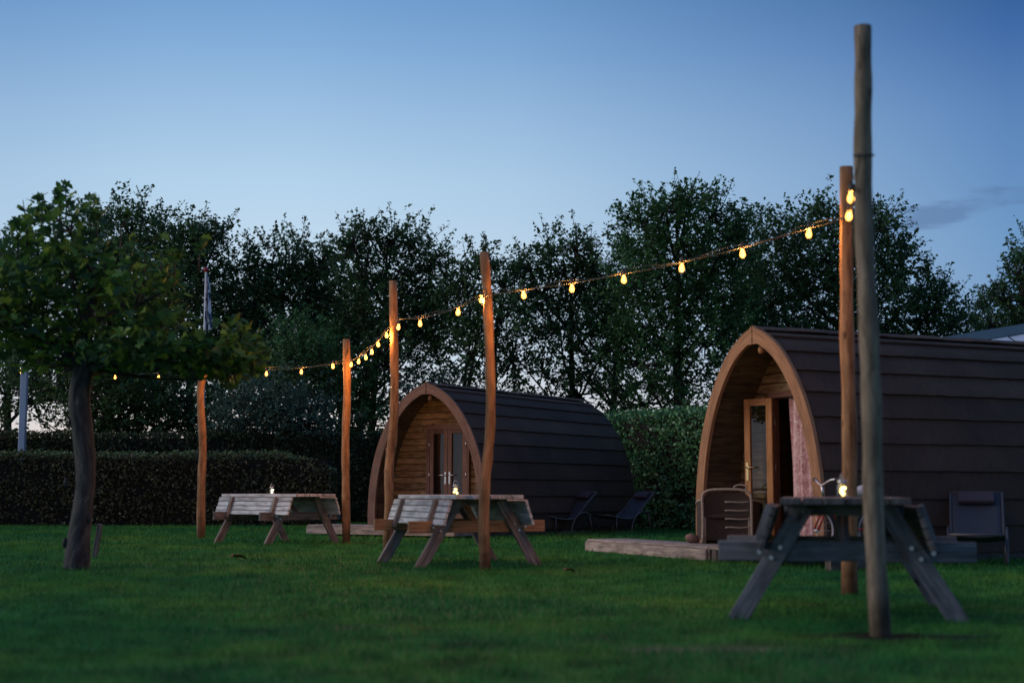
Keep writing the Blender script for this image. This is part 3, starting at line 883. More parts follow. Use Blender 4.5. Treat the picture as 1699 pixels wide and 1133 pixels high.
def make_pod(loc, A, L, recess, label, arch_mat, door_x, door_open, length_rows=70):
    R = thing('camping_pod', loc, A - math.pi/2, label, 'camping pod', 'wooden camping pods')
    # roof courses
    rows = 10
    mb = MB()
    hs = [SMAX*(1 - (1 - k/rows)**1.0) for k in range(rows+1)]
    for s in (-1, 1):
        for k in range(rows):
            s0, s1 = hs[k], hs[k+1] + (.05 if k < rows-1 else 0)
            ny = length_rows
            drop = [random.uniform(0, .010) for _ in range(ny+1)]
            sway = random.uniform(-.008, .008)
            o0, o1 = .048, .012
            grid = []
            for j in range(5):
                row = []
                for i in range(ny+1):
                    y = .03 + (L-.03)*i/ny
                    ss = s0 + (s1-s0)*j/4 - (drop[i] + sway if j == 0 else 0)
                    q = prof(ss, o0 + (o1-o0)*j/4); row.append(Vector((s*q.x, y, q.z)))
                grid.append(row)
            uo = random.random()*20
            for j in range(4):
                for i in range(ny):
                    pts = [grid[j][i], grid[j][i+1], grid[j+1][i+1], grid[j+1][i]]
                    uv = [(uo+i*L/ny, j*.1), (uo+(i+1)*L/ny, j*.1), (uo+(i+1)*L/ny, (j+1)*.1), (uo+i*L/ny, (j+1)*.1)]
                    if s < 0: pts.reverse(); uv.reverse()
                    mb.quad(pts, uv)
            # lower lip
            for i in range(ny):
                q0 = prof(s0 - drop[i]-sway, .006); q1 = prof(s0 - drop[i+1]-sway, .006)
                y0, y1 = grid[0][i].y, grid[0][i+1].y
                pts = [(s*q0.x,y0,q0.z), (s*q1.x,y1,q1.z), grid[0][i+1], grid[0][i]]
                if s < 0: pts.reverse()
                mb.quad(pts, [(0,0),(.1,0),(.1,.05),(0,.05)])
            # end faces of the course
            for i in (0, ny):
                inner = [prof(s0 + (s1-s0)*j/4, -.01) for j in range(5)]
                for j in range(4):
                    mb.quad([grid[j][i], grid[j+1][i], (s*inner[j+1].x, grid[0][i].y, inner[j+1].z), (s*inner[j].x, grid[0][i].y, inner[j].z)])
    roof = mb.build('roof', M['roof'], R, weld=True)
    # ridge cap
    mb = MB()
    for s in (-1, 1):
        n = 14
        for i in range(n):
            y0, y1 = .02 + (L+.0)*i/n, .02 + (L+.0)*(i+1)/n + .02
            a, b = prof(SMAX-.16, .055), Vector((0, 0, PH+.066))
            lift = .006*(i % 2)
            mb.board(Vector((s*(a.x+b.x)/2, y0, (a.z+b.z)/2+lift)), Vector((s*(a.x+b.x)/2, y1, (a.z+b.z)/2+lift)), (a-b).length, .012, Vector((s*(a.x-b.x), 0, a.z-b.z)))
    mb.build('ridge_cap', M['roof'], roof)
    # inner lining
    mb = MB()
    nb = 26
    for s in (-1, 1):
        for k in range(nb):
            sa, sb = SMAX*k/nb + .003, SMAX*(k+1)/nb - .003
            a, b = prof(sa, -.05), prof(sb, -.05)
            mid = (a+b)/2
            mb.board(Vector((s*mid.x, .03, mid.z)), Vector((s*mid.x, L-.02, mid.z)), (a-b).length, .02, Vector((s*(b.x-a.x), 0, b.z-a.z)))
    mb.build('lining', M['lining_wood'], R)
    # laminated front arch, two halves meeting at the apex
    for s in (-1, 1):
        mb = MB(); n = 44; wid = .165
        sec = []
        for i in range(n+1):
            ss = SMAX*i/n
            qo = prof(ss, .045); qi = prof(ss, .045-wid)
            if i == n:
                qo = Vector((.009, 0, PH+.075)); qi = Vector((.009, 0, PH-.15))
            qi.x = max(qi.x, .009); qo.x = max(qo.x, .009)
            sec.append((qo, qi, ss))
        # keep inner edge monotone near the apex
        for i in range(n+1):
            if sec[i][1].z > PH-.15: sec[i] = (sec[i][0], Vector((sec[i][1].x, 0, PH-.15)), sec[i][2])
        y0, y1 = -.035, .014
        def ring(i):
            qo, qi, ss = sec[i]
            return [Vector((s*qo.x,y0,qo.z)), Vector((s*qo.x,y1,qo.z)), Vector((s*qi.x,y1,qi.z)), Vector((s*qi.x,y0,qi.z))]
        for i in range(n):
            r0, r1 = ring(i), ring(i+1)
            for a in range(4):
                b = (a+1) % 4
                pts = [r0[a], r0[b], r1[b], r1[a]]
                va, vb = (0, .1) if a % 2 == 0 else (.2, .37)
                if a == 3: va, vb = .37, .2
                uv = [(sec[i][2], va), (sec[i][2], vb), (sec[i+1][2], vb), (sec[i+1][2], va)]
                if s > 0: pts.reverse(); uv.reverse()
                mb.quad(pts, uv)
        mb.quad(ring(0)); mb.quad(ring(n))
        mb.build('arch_board', arch_mat, R, weld=True)
    # front wall of horizontal boards, cut round the double door
    dw, dz0, dz1 = .94, .20, 2.0
    def wall(name, y, hole, mat):
        mb = MB(); bh = .118; z = .12
        while z < PH - .2:
            z1 = min(z + bh, PH-.13)
            for (za, zb) in ((z, z1),):
                xa = min(half_at(za, -.055), 9); xb = half_at(zb, -.055)
                segs = [(-1, None)]
                if hole and zb > dz0 and za < dz1 - .02:
                    parts = [(-xa, -xb, door_x-dw/2, door_x-dw/2), (door_x+dw/2, door_x+dw/2, xa, xb)]
                else:
                    parts = [(-xa, -xb, xa, xb)]
                for (l0, l1, r0, r1) in parts:
                    if r0 - l0 < .01: continue
                    g = .008
                    uo, vo = random.random()*30, random.random()*30
                    f = [Vector((l0,y,za+g)), Vector((r0,y,za+g)), Vector((r1,y-.008,zb-g)), Vector((l1,y-.008,zb-g))]
                    bk = [p + Vector((0,.022,0)) for p in f]
                    uvf = [(uo+p.x, vo+p.z) for p in f]
                    mb.quad(f, uvf); mb.quad(bk[::-1], uvf[::-1])
                    for a in range(4):
                        b = (a+1) % 4
                        mb.quad([f[b], f[a], bk[a], bk[b]], [uvf[b], uvf[a], uvf[a], uvf[b]])
            z = z1
        return mb.build(name, mat, R)
    wall('front_wall', recess, True, M['clad_wood'])
    wall('rear_wall', L-.04, False, M['clad_wood'])
    # dark backing behind the cladding, split round the doorway
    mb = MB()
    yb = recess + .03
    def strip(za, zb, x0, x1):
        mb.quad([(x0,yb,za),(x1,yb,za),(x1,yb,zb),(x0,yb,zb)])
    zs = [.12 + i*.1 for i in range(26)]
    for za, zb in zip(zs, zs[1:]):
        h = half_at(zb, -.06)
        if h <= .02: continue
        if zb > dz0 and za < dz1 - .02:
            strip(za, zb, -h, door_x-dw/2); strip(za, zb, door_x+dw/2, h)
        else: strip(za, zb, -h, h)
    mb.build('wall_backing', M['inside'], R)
    # floor and base rails
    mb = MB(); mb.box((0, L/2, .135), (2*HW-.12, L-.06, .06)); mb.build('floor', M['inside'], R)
    mb = MB()
    for s in (-1, 1): mb.box((s*(HW-.09), L/2, .05), (.12, L-.1, .11))
    mb.box((0, L*.25, .05), (2*HW-.35, .1, .11)); mb.box((0, L*.8, .05), (2*HW-.35, .1, .11))
    mb.build('base_rail', M['dark_grey_wood'], R)
    # door frame
    fm = M['dark_frame'] if door_open else M['door_wood_brown']
    mb = MB(); yf = recess - .02
    mb.board((door_x-dw/2+.03, yf, dz0), (door_x-dw/2+.03, yf, dz1), .07, .10, (1,0,0))
    mb.board((door_x+dw/2-.03, yf, dz0), (door_x+dw/2-.03, yf, dz1), .07, .10, (1,0,0))
    mb.board((door_x-dw/2-.01, yf-.003, dz1-.02), (door_x+dw/2+.01, yf-.003, dz1-.02), .08, .10, (0,0,1))
    mb.board((door_x-dw/2+.065, yf-.003, dz0+.02), (door_x+dw/2-.065, yf-.003, dz0+.02), .05, .10, (0,0,1))
    mb.build('door_frame', fm, R)
    lw, lh = (dw-.13)/2 - .004, dz1-dz0-.11
    dm = M['door_wood_tan'] if door_open else M['door_wood_brown']
    for s in (-1, 1):
        hx = door_x + s*(dw/2-.065)
        d = bpy.data.objects.new('door', None)
        # the leaf is a mesh in its own frame: hinge at the origin, leaf running along -s*x
        mb = MB(); st = .085
        mb.board((-s*st/2, 0, 0), (-s*st/2, 0, lh), st, .05, (1,0,0))
        mb.board((-s*(lw-st/2), 0, 0), (-s*(lw-st/2), 0, lh), st, .05, (1,0,0))
        mb.board((-s*st, 0, st/2+.03), (-s*(lw-st), 0, st/2+.03), st+.06, .05, (0,0,1))
        mb.board((-s*st, 0, lh-st/2), (-s*(lw-st), 0, lh-st/2), st, .05, (0,0,1))
        leaf = mb.build('door', dm, R, bevel=.004)
        leaf.location = (hx, recess-.035, dz0+.05)
        if door_open: leaf.rotation_euler = (0, 0, s*D2R(157)); leaf.location.y -= .03
        mb = MB(); xa, xb = -s*st, -s*(lw-st); mb.quad([(xa,.004,st+.06),(xb,.004,st+.06),(xb,.004,lh-st),(xa,.004,lh-st)])
        mb.build('pane', M['pane'], leaf)
        # hinges
        for z in (lh*.2, lh*.5, lh*.83):
            mb = MB(); mb.tube([(s*.004, -.032, z-.05), (s*.004, -.032, z+.05)], .011, 7); mb.build('hinge', M['metal'], leaf)
        # handle on the closing stile
        hm = M['brass'] if door_open else M['metal']
        hxx = -s*(lw-st/2)
        mb = MB(); yh = .03 if (door_open and s < 0) else -.03
        for yy in (-.03, .03):
            mb.board((hxx, yy, lh*.5-.16), (hxx, yy, lh*.5+.06), .035, .008, (1,0,0))
            mb.tube([(hxx, yy, lh*.5), (hxx, yy*2, lh*.5), (hxx+s*.12, yy*2.1, lh*.5)], .011, 7)
        mb.build('handle', hm, leaf)
    # little lamp under the apex
    mb = MB(); mb.lathe([(.0005,-.07),(.035,-.06),(.045,-.02),(.035,.02),(.0005,.03)], 10, (0, .10, PH-.19))
    mb.tube([(0,.10,PH-.17),(0,.10,PH-.1)], .012, 6)
    mb.build('apex_lamp', arch_mat, R)
    # two iron hooks that hold the open door leaves
    for hx in (door_x-dw/2-.12, door_x+dw/2+.12):
        mb = MB(); mb.tube([(hx, recess-.01, 1.93), (hx, recess-.06, 1.93), (hx, recess-.075, 1.96)], .009, 6); mb.build('door_hook', M['metal'], R)
    return R

dL = (815-637)/(PH-CAMH+.07); 
A_L = D2R(58)
podL = Vector((-1.54, 25.75, 0))
make_pod(podL, A_L, 5.7, .55, 'closed left camping pod with brown arch and double glass doors', M['arch_wood_brown'], .12, False)
A_R = D2R(25)
podR = Vector((2.905, 16.95, 0))
make_pod(podR, A_R, 6.4, .56, 'right camping pod with tan arch, its glass door open and curtain showing', M['arch_wood_tan'], .05, True)

def in_pod(base, A, x, y, z):
    """pod frame (x right, y back) to world"""
    return Vector((base.x + x*math.sin(A) + y*math.cos(A), base.y - x*math.cos(A) + y*math.sin(A), z))

# pink curtain hanging in the open doorway
R = thing('curtain', in_pod(podR, A_R, 0, 0, 0), A_R - math.pi/2, 'pink and white patterned curtain hanging in the open pod doorway', 'curtain')
mb = MB(); nx, nz = 60, 18
x0, x1 = -.13, .43; y = .56 + .03
def cpt(i, j):
    u = i/nx; v = j/nz
    xx = x0 + (x1-x0)*u + .02*math.sin(v*3+u*4)*(1-v)
    yy = y + (.035+.012*(1-v))*math.sin(u*2*math.pi*3.5 + .5*math.sin(v*4)) + .01*math.sin(u*37)
    return Vector((xx, yy, .27 + (1.93-.27)*v))
for i in range(nx):
    for j in range(nz):
        mb.quad([cpt(i,j), cpt(i+1,j), cpt(i+1,j+1), cpt(i,j+1)], [((i)/nx*1.3,j/nz*1.7),((i+1)/nx*1.3,j/nz*1.7),((i+1)/nx*1.3,(j+1)/nz*1.7),(i/nx*1.3,(j+1)/nz*1.7)], True)
mb.build('fabric', M['curtain'], R, weld=True)
mb = MB(); mb.tube([(-.34, y, 1.935), (.44, y, 1.935)], .012, 8); mb.build('rod', M['metal'], R)

# curtains behind the glass of the closed pod
for k, (xa, xb, lab) in enumerate([(-.28, -.04, 'dark curtain behind the left glass of the closed pod door'), (.24, .50, 'dark curtain behind the right glass of the closed pod door')]):
    mb = MB(); nx = 30
    yy0 = .55 + .10
    f = lambda u: Vector((xa + (xb-xa)*u, yy0 + .025*math.sin(u*2*math.pi*4), 0))
    for i in range(nx):
        a, b = f(i/nx), f((i+1)/nx)
        mb.quad([a+Vector((0,0,.27)), b+Vector((0,0,.27)), b+Vector((0,0,1.9)), a+Vector((0,0,1.9))], None, True)
    o = mb.build('curtain', M['dark_curtain'], weld=True); o.location = podL; o.rotation_euler = (0,0,A_L-math.pi/2)
    tag(o, lab, 'curtain')

# ---------------------------------------------------------------- decks
def make_deck(label, base, A, x0, x1, y0, y1, top, board_along_x=True):
    R = thing('deck', in_pod(base, A, x0, y0, 0), A - math.pi/2, label, 'deck', 'timber decks before the pods')
    w, d = x1-x0, y1-y0
    mb = MB(); n = max(1, int(round(d/.14)))
    for i in range(n):
        yy = d*(i+.5)/n
        mb.board((random.uniform(-.004,.004), yy, top-.014), (w+random.uniform(-.004,.004), yy, top-.014), d/n-.006, .028, (0,1,0))
    mb.build('deck_boards', M['deck_wood'], R, bevel=.003)
    mb = MB()
    mb.board((-.002,-.012,top-.095), (w+.002,-.012,top-.095), .13, .03, (0,0,1))
    mb.board((-.002,d+.012,top-.095), (w+.002,d+.012,top-.095), .13, .03, (0,0,1))
    mb.board((-.014,.006,top-.095), (-.014,d-.006,top-.095), .13, .03, (0,0,1))
    mb.board((w+.014,.006,top-.095), (w+.014,d-.006,top-.095), .13, .03, (0,0,1))
    mb.build('fascia', M['deck_wood'], R, bevel=.003)
    for i in range(4):
        xx = w*(i+.5)/4
        mb = MB(); mb.box((xx, d/2, (top-.17)/2-.01), (.1, d-.2, top-.15)); mb.build('bearer', M['dark_grey_wood'], R)
    return R
make_deck('low timber deck before the right pod with a wicker chair on it', podR, A_R, -2.95, .02, -.72, -.075, .165)
make_deck('low timber deck before the left pod, right of the straight pole', podL, A_L, -2.05, 1.2, -.85, -.09, .20)
# step inside the porch of the right pod
R = thing('deck', in_pod(podR, A_R, .06, -.74, 0), A_R - math.pi/2, 'narrow timber deck under the bicycle, adjoining the right pod deck', 'deck', 'timber decks before the pods')
mb = MB()
for i in range(5): mb.board((.0, .07+.13*i, .151), (2.3, .07+.13*i, .151), .122, .028, (0,1,0))
mb.build('deck_boards', M['deck_wood'], R, bevel=.003)
for xx in (.1, 1.15, 2.2):
    mb = MB(); mb.box((xx, .32, .06), (.09, .6, .15)); mb.build('bearer', M['dark_grey_wood'], R)

# ---------------------------------------------------------------- wicker chair
def wicker_chair(loc, rz):
    R = thing('wicker_chair', loc, rz, 'round backed wicker armchair on the deck of the right pod', 'chair')
    W, H, D = .60, .66, .55
    # back shell faces the viewer: -y side is the back
    out = []
    for i in range(25):
        t = i/24
        if t < .3: p = (-W/2 + .01*math.sin(t*9), .02, H*.80*t/.3)
        elif t > .7: p = (W/2 - .0, .02, H*.80*(1-t)/.3)
        else:
            a = math.pi*(1-(t-.3)/.4)
            p = (W/2*math.copysign(abs(math.cos(a))**.55, math.cos(a)), .02, H*.80 + H*.20*math.sin(a)**.6)
        out.append(p)
    mb = MB(); mb.tube(out, .016, 8); mb.build('back_frame', M['wicker_light'], R)
    # woven back panel, slightly bowed
    mb = MB(); n = 14
    for i in range(n):
        for j in range(10):
            def q(a, b):
                x = -W/2 + W*a/n; z = .04 + (H*.93-.04)*b/10
                lim = H*.97 - .10*(abs(x)/(W/2))**4
                return Vector((x*.985, .035 + .05*(1-(2*a/n-1)**2), min(z, lim)))
            mb.quad([q(i,j), q(i+1,j), q(i+1,j+1), q(i,j+1)], None, True)
    mb.build('back_panel', M['wicker'], R, weld=True)
    for k in range(4):
        z = H*(.30 + .155*k)
        mb = MB(); mb.tube([(-.02+.29*i/8, .025 - .012*math.sin(math.pi*i/8), z+.003*math.sin(i)) for i in range(9)], .009, 6)
        mb.build('rung', M['wicker_light'], R)
    # wrap-round arms
    for s in (-1, 1):
        mb = MB(); nn = 10
        for i in range(nn):
            for j in range(6):
                def q(a, b):
                    t = a/nn
                    x = s*(W/2 + .10*math.sin(t*math.pi*.9)); y = .03 + D*t
                    ht = H*.80*(1-.35*t*t)
                    return Vector((x, y, .05 + (ht-.05)*b/6))
                pts = [q(i,j), q(i+1,j), q(i+1,j+1), q(i,j+1)]
                mb.quad(pts, None, True)
        arm = mb.build('arm', M['wicker'], R, weld=True)
        mb = MB(); mb.tube([(s*(W/2+.10*math.sin(t*math.pi*.9)), .03+D*t, H*.80*(1-.35*t*t)) for t in [i/10 for i in range(11)]], .014, 7)
        mb.build('arm_rim', M['wicker_light'], arm)
    mb = MB(); mb.box((0, .03+D/2, .33), (W-.02, D-.02, .06)); mb.build('seat', M['wicker'], R, bevel=.02)
    for s in (-1, 1):
        for y in (.05, D-.02):
            mb = MB(); mb.tube([(s*(W/2-.03), y, 0), (s*(W/2-.03), y, .32)], .015, 7); mb.build('leg', M['wicker_light'], R)
    # cane loop handle on top of the back
    mb = MB(); mb.tube([(W/2-.13+.08*math.cos(a), .05, H+.02+.035*math.sin(a)) for a in [i*2*math.pi/14 for i in range(15)]], .011, 6); mb.build('loop', M['wicker_light'], R)
    return R
wc = P(1206, 888, 17.45)
wicker_chair((wc.x, wc.y, .166), D2R(-14))
sp = P(1147, 881, 17.75)
mb = MB(); mb.lathe([(.0005,0),(.06,.005),(.10,.05),(.095,.095),(.05,.135),(.0005,.14)], 12)
o = mb.build('stone', M['stone']); o.location = (sp.x, sp.y, .166); o.scale = (1, .8, .8); o.rotation_euler = (0, .3, .5)
tag(o, 'rounded reddish brown stone at the left foot of the tan arch', 'stone')

# ---------------------------------------------------------------- loungers
def make_lounger():
    R = thing('sun_lounger', (0,0,0), 0, None, 'sun lounger', 'slate blue sun loungers beside the pods')
    # side outline: x along, z up; foot at x=0, head at the far end
    side = spline([Vector(p) for p in ((0,0,.34),(.14,0,.305),(.34,0,.275),(.52,0,.28),(.64,0,.32),(.75,0,.43),(.90,0,.585),(1.06,0,.735),(1.12,0,.785))], 4)
    W = .56
    mb = MB(); ny = 6
    for i in range(len(side)-1):
        for j in range(ny):
            def q(a, b):
                v = b/ny*2-1
                sag = -.02*(1-v*v)
                d = (side[min(a+1,len(side)-1)]-side[max(a-1,0)]).normalized(); n = Vector((-d.z,0,d.x))
                p = side[a] + n*sag
                return Vector((p.x, v*W/2, p.z))
            mb.quad([q(i,j), q(i+1,j), q(i+1,j+1), q(i,j+1)], None, True)
    sl = mb.build('sling', M['sling'], R, weld=True)
    md = sl.modifiers.new('Solidify', 'SOLIDIFY'); md.thickness = .006
    mb = MB()
    for s in (-1, 1): mb.tube([Vector((p.x, s*W/2, p.z)) for p in side], .014, 7)
    mb.tube([(0,-W/2,.34),(0,W/2,.34)], .014, 7); mb.tube([(1.12,-W/2,.785),(1.12,W/2,.785)], .014, 7)
    mb.build('side_rail', M['chairframe'], R)
    for s in (-1, 1):
        # curved arm running down into the rear leg
        arc = spline([Vector(p) for p in ((.50, s*(W/2+.03), 0), (.525, s*(W/2+.03), .16), (.62, s*(W/2+.03), .33), (.76, s*(W/2+.03), .40), (.90, s*(W/2+.02), .385), (.98, s*(W/2+.015), .34))], 4)
        mb = MB(); mb.tube(arc, .015, 7); mb.build('armrest', M['chairframe'], R)
        mb = MB(); mb.tube([(.16, s*(W/2), .30), (.16, s*(W/2+.005), 0)], .013, 7); mb.build('leg', M['chairframe'], R)
        mb = MB(); mb.tube([(.93, s*(W/2+.01), .37), (1.02, s*(W/2+.01), 0)], .013, 7); mb.build('leg', M['chairframe'], R)
        mb = MB(); mb.tube([(.16, s*(W/2+.005), .012), (1.02, s*(W/2+.005), .012)], .012, 7); mb.build('floor_rail', M['chairframe'], R)
    d = (Vector((1.10,0,.77))-Vector((.92,0,.604))).normalized(); n = Vector((-d.z,0,d.x))
    c = Vector((1.025,0,.703)) + n*.035
    mb = MB(); mb.board(c - Vector((0,.20,0)), c + Vector((0,.20,0)), .17, .07, d)
    pl = mb.build('headrest', M['pillow'], R, bevel=.02)
    pl.modifiers['Bevel'].segments = 3
    return R
l1 = make_lounger()
def put_lounger(o, p, rz, label):
    o.location = p; o.rotation_euler = (0,0,rz); tag(o, label)
dirL = D2R(33)
put_lounger(l1, Vector((P(897, 885, 27.15).x, 27.15, 0)), dirL, 'slate blue sun lounger beside the dark roof of the left pod, left of the pair')
l2 = copy_tree(l1); put_lounger(l2, Vector((P(998, 885, 27.9).x, 27.9, 0)), dirL, 'slate blue sun lounger at the rear corner of the left pod, before the hedge')
l3 = copy_tree(l1); put_lounger(l3, Vector((P(1628, 925, 15.35).x - .05, 15.3, 0)), D2R(72), 'slate blue sun lounger beside the right pod, right of the dark picnic table')

# ---------------------------------------------------------------- bicycle (child's, red and white) between the table and the right pod
def bicycle(loc, rz, s=1.0):
    R = thing('bicycle', loc, rz, 'small red and white bicycle parked behind the dark picnic table', 'bicycle')
    def wheel(x):
        mb = MB(); r = .23
        mb.tube([(x + r*math.cos(a), 0, r + .004 + r*math.sin(a)) for a in [i*2*math.pi/24 for i in range(25)]], .02, 8, caps=False)
        w = mb.build('wheel', M['black'], R)
        mb = MB(); mb.tube([(x + (r-.026)*math.cos(a), 0, r + .004 + (r-.026)*math.sin(a)) for a in [i*2*math.pi/24 for i in range(25)]], .009, 6, caps=False)
        mb.build('rim', M['white_paint'], w)
        mb = MB()
        for k in range(12):
            a = k*math.pi/6
            mb.tube([(x,.015*(-1)**k,r), (x+(r-.03)*math.cos(a), 0, r+(r-.03)*math.sin(a))], .0022, 4)
        mb.tube([(x,-.04,r),(x,.04,r)], .018, 8)
        mb.build('spokes', M['metal'], w)
    wheel(-.36); wheel(.36)
    mb = MB()
    bb = (.05,0,.24); st = (.16,0,.52); hd0 = (-.24,0,.46); hd1 = (-.265,0,.57)
    for a, b, r in ((bb, st, .016), (bb, hd0, .019), (st, hd1, .015), (hd0, hd1, .02)): mb.tube([a, b], r, 8)
    for yy in (-.035, .035):
        mb.tube([(.05,yy*.6,.24),(.36,yy,.234)], .010, 6); mb.tube([(.16,yy*.5,.50),(.36,yy,.234)], .009, 6)
    mb.build('frame', M['red_paint'], R)
    mb = MB()
    for yy in (-.04, .04): mb.tube([(-.245,yy*.8,.45),(-.30,yy,.36),(-.36,yy,.234)], .012, 7)
    mb.tube([(-.245,-.034,.45),(-.245,.034,.45)], .014, 7)
    mb.build('fork', M['red_paint'], R)
    mb = MB()
    mb.tube([(-.262,0,.56),(-.28,0,.70)], .013, 7)
    mb.tube(spline([Vector(p) for p in ((-.20,-.26,.76),(-.26,-.14,.75),(-.28,0,.70),(-.26,.14,.75),(-.20,.26,.76))], 4), .012, 7)
    hb = mb.build('handlebar', M['metal'], R)
    for y in (-1, 1):
        mb = MB(); mb.tube([(-.235, y*.19, .757),(-.198, y*.275, .761)], .018, 8); mb.build('grip', M['black'], hb)
    mb = MB(); mb.tube([(.16,0,.50),(.18,0,.60)], .013, 7); mb.build('seat_post', M['metal'], R)
    mb = MB(); mb.tube([(.30,0,.63),(.24,0,.64),(.14,0,.63),(.05,0,.62)], [.05,.075,.045,.018], 10)
    sd = mb.build('saddle', M['white_paint'], R)
    mb = MB(); mb.tube([(.05,-.06,.24),(.05,.06,.24)], .03, 10); mb.tube([(.05,.06,.24),(.13,.07,.16)], .009, 6); mb.tube([(.05,-.06,.24),(-.03,-.07,.32)], .009, 6)
    mb.box((.15,.11,.155), (.07,.08,.02)); mb.box((-.05,-.11,.325), (.07,.08,.02)); mb.build('pedals', M['black'], R)
    mb = MB(); mb.tube([(.10,-.03,.23),(.14,-.17,0)], .008, 6); mb.build('kickstand', M['metal'], R)
    return R
bicycle((P(1404, 900, 15.0).x, 15.0, .165), D2R(20))

# ---------------------------------------------------------------- hedges
def hedge(name, x0, x1, y0, y1, h, label, mat, leaf, dens, top_mat=None, rz=0.0, org=None, round_end=None, bump=.06):
    """leafy clipped hedge: twiggy core and a skin of leaves; local x along, y deep"""
    org = org or Vector((0,0,0))
    R = thing(name, org, rz, label, 'hedge')
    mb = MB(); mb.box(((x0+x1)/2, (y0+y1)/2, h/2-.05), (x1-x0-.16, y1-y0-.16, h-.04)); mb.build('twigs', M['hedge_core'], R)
    def surf(n, face):
        u = rng.uniform(x0, x1, n)
        if face == 'front': v = rng.uniform(.02, h, n); p = np.stack([u, np.full(n, y0), v], 1)
        elif face == 'back': v = rng.uniform(.02, h, n); p = np.stack([u, np.full(n, y1), v], 1)
        elif face == 'top': v = rng.uniform(y0, y1, n); p = np.stack([u, v, np.full(n, h)], 1)
        elif face == 'end': p = np.stack([np.full(n, x1), rng.uniform(y0, y1, n), rng.uniform(.02, h, n)], 1)
        else: p = np.stack([np.full(n, x0), rng.uniform(y0, y1, n), rng.uniform(.02, h, n)], 1)
        bulge = bump*(np.sin(p[:,0]*2.3+p[:,2]*1.9)*np.sin(p[:,0]*.9-p[:,1]*2.2+p[:,2]*3.1))
        p += rng.normal(size=(n,3))*np.array([.03,.05,.04])*1.0
        p[:,1] += bulge*(1 if face != 'top' else 0); 
        if face == 'top': p[:,2] += bulge*.5 + np.abs(rng.normal(size=n))*.03
        hol = np.sin(3.1*p[:,0]+1.7*p[:,2]+p[:,1])*np.sin(2.3*p[:,0]-4.9*p[:,2]+1.0)
        p = p[(hol < .5) | (rng.random(len(p)) < .4)]
        if round_end is not None:
            k = p[:,0] > round_end
            t = np.clip((p[:,0]-round_end)/(x1-round_end), 0, 1)
            p[:,2] = np.where(k, p[:,2]*(1-.22*t**2), p[:,2])
        return p
    Ax, At, Ae = (x1-x0)*h, (x1-x0)*(y1-y0), (y1-y0)*h
    pts = [surf(int(Ax*dens), 'front'), surf(int(Ax*dens*.25), 'back'), surf(int(At*dens*.6), 'top'), surf(int(Ae*dens), 'end'), surf(int(Ae*dens), 'start')]
    ns = int((x1-x0)*3)
    sx = rng.uniform(x0, x1 if round_end is None else round_end, ns); sy = rng.uniform(y0, y1, ns); sh = rng.uniform(.05, .22, ns)
    tt = rng.uniform(0, 1, (ns, 7))
    pts.append(np.stack([(sx[:,None] + .05*tt*np.sin(sx*9)[:,None] + rng.normal(size=(ns,7))*.02).ravel(), (sy[:,None] + rng.normal(size=(ns,7))*.02).ravel(), (h - .02 + sh[:,None]*tt).ravel()], 1))
    C = np.concatenate(pts)
    V, Fc = leaves(C, leaf*rng.uniform(.65,1.25,len(C)), *LEAF4)
    array_mesh('foliage', V, Fc, mat, R)
    if top_mat is not None:
        C = surf(int(At*dens*.55), 'top'); C[:,2] += .03
        V, Fc = leaves(C, leaf*rng.uniform(.8,1.3,len(C)), *LEAF4, up_bias=1.0)
        array_mesh('top_growth', V, Fc, top_mat, R)
    return R

yH = 33.5
x_end = P(548, 800, yH).x
hl = (P(200, 756, yH).z)
hedge('hedge', -17, x_end, yH, yH+1.1, hl-.02, 'long low clipped brown green hedge on the left with pale tips on top', M['hedge_beech'], .085, 620, M['hedge_top'], round_end=x_end-1.6)
yB = 37.5
hedge('hedge', -19, P(660, 800, yB).x, yB, yB+1.1, P(100, 722, yB).z, 'taller dark hedge standing behind the low left hedge', M['hedge_dark'], .09, 760, None, round_end=None)
# green hedge between the pods, running back behind the right pod
hb0 = Vector((P(985, 800, 32.3).x, 32.3, 0)); hb1 = Vector((P(1215, 800, 28.6).x, 28.6, 0))
dv = hb1 - hb0
hedge('hedge', 0, dv.length + 5.0, 0, 1.0, 2.47, 'tall glossy green clipped hedge between the two pods', M['hedge_green'], .095, 640, None, rz=math.atan2(dv.y, dv.x), org=hb0, bump=.08)
hb2 = Vector((P(655, 800, 36.6).x, 36.6, 0)); dv2 = hb0 + Vector((-.2, .6, 0)) - hb2
hedge('hedge', 0, dv2.length, 0, .9, 2.1, 'dark hedge stretch hidden mostly behind the left pod', M['hedge_dark'], .09, 500, None, rz=math.atan2(dv2.y, dv2.x), org=hb2)

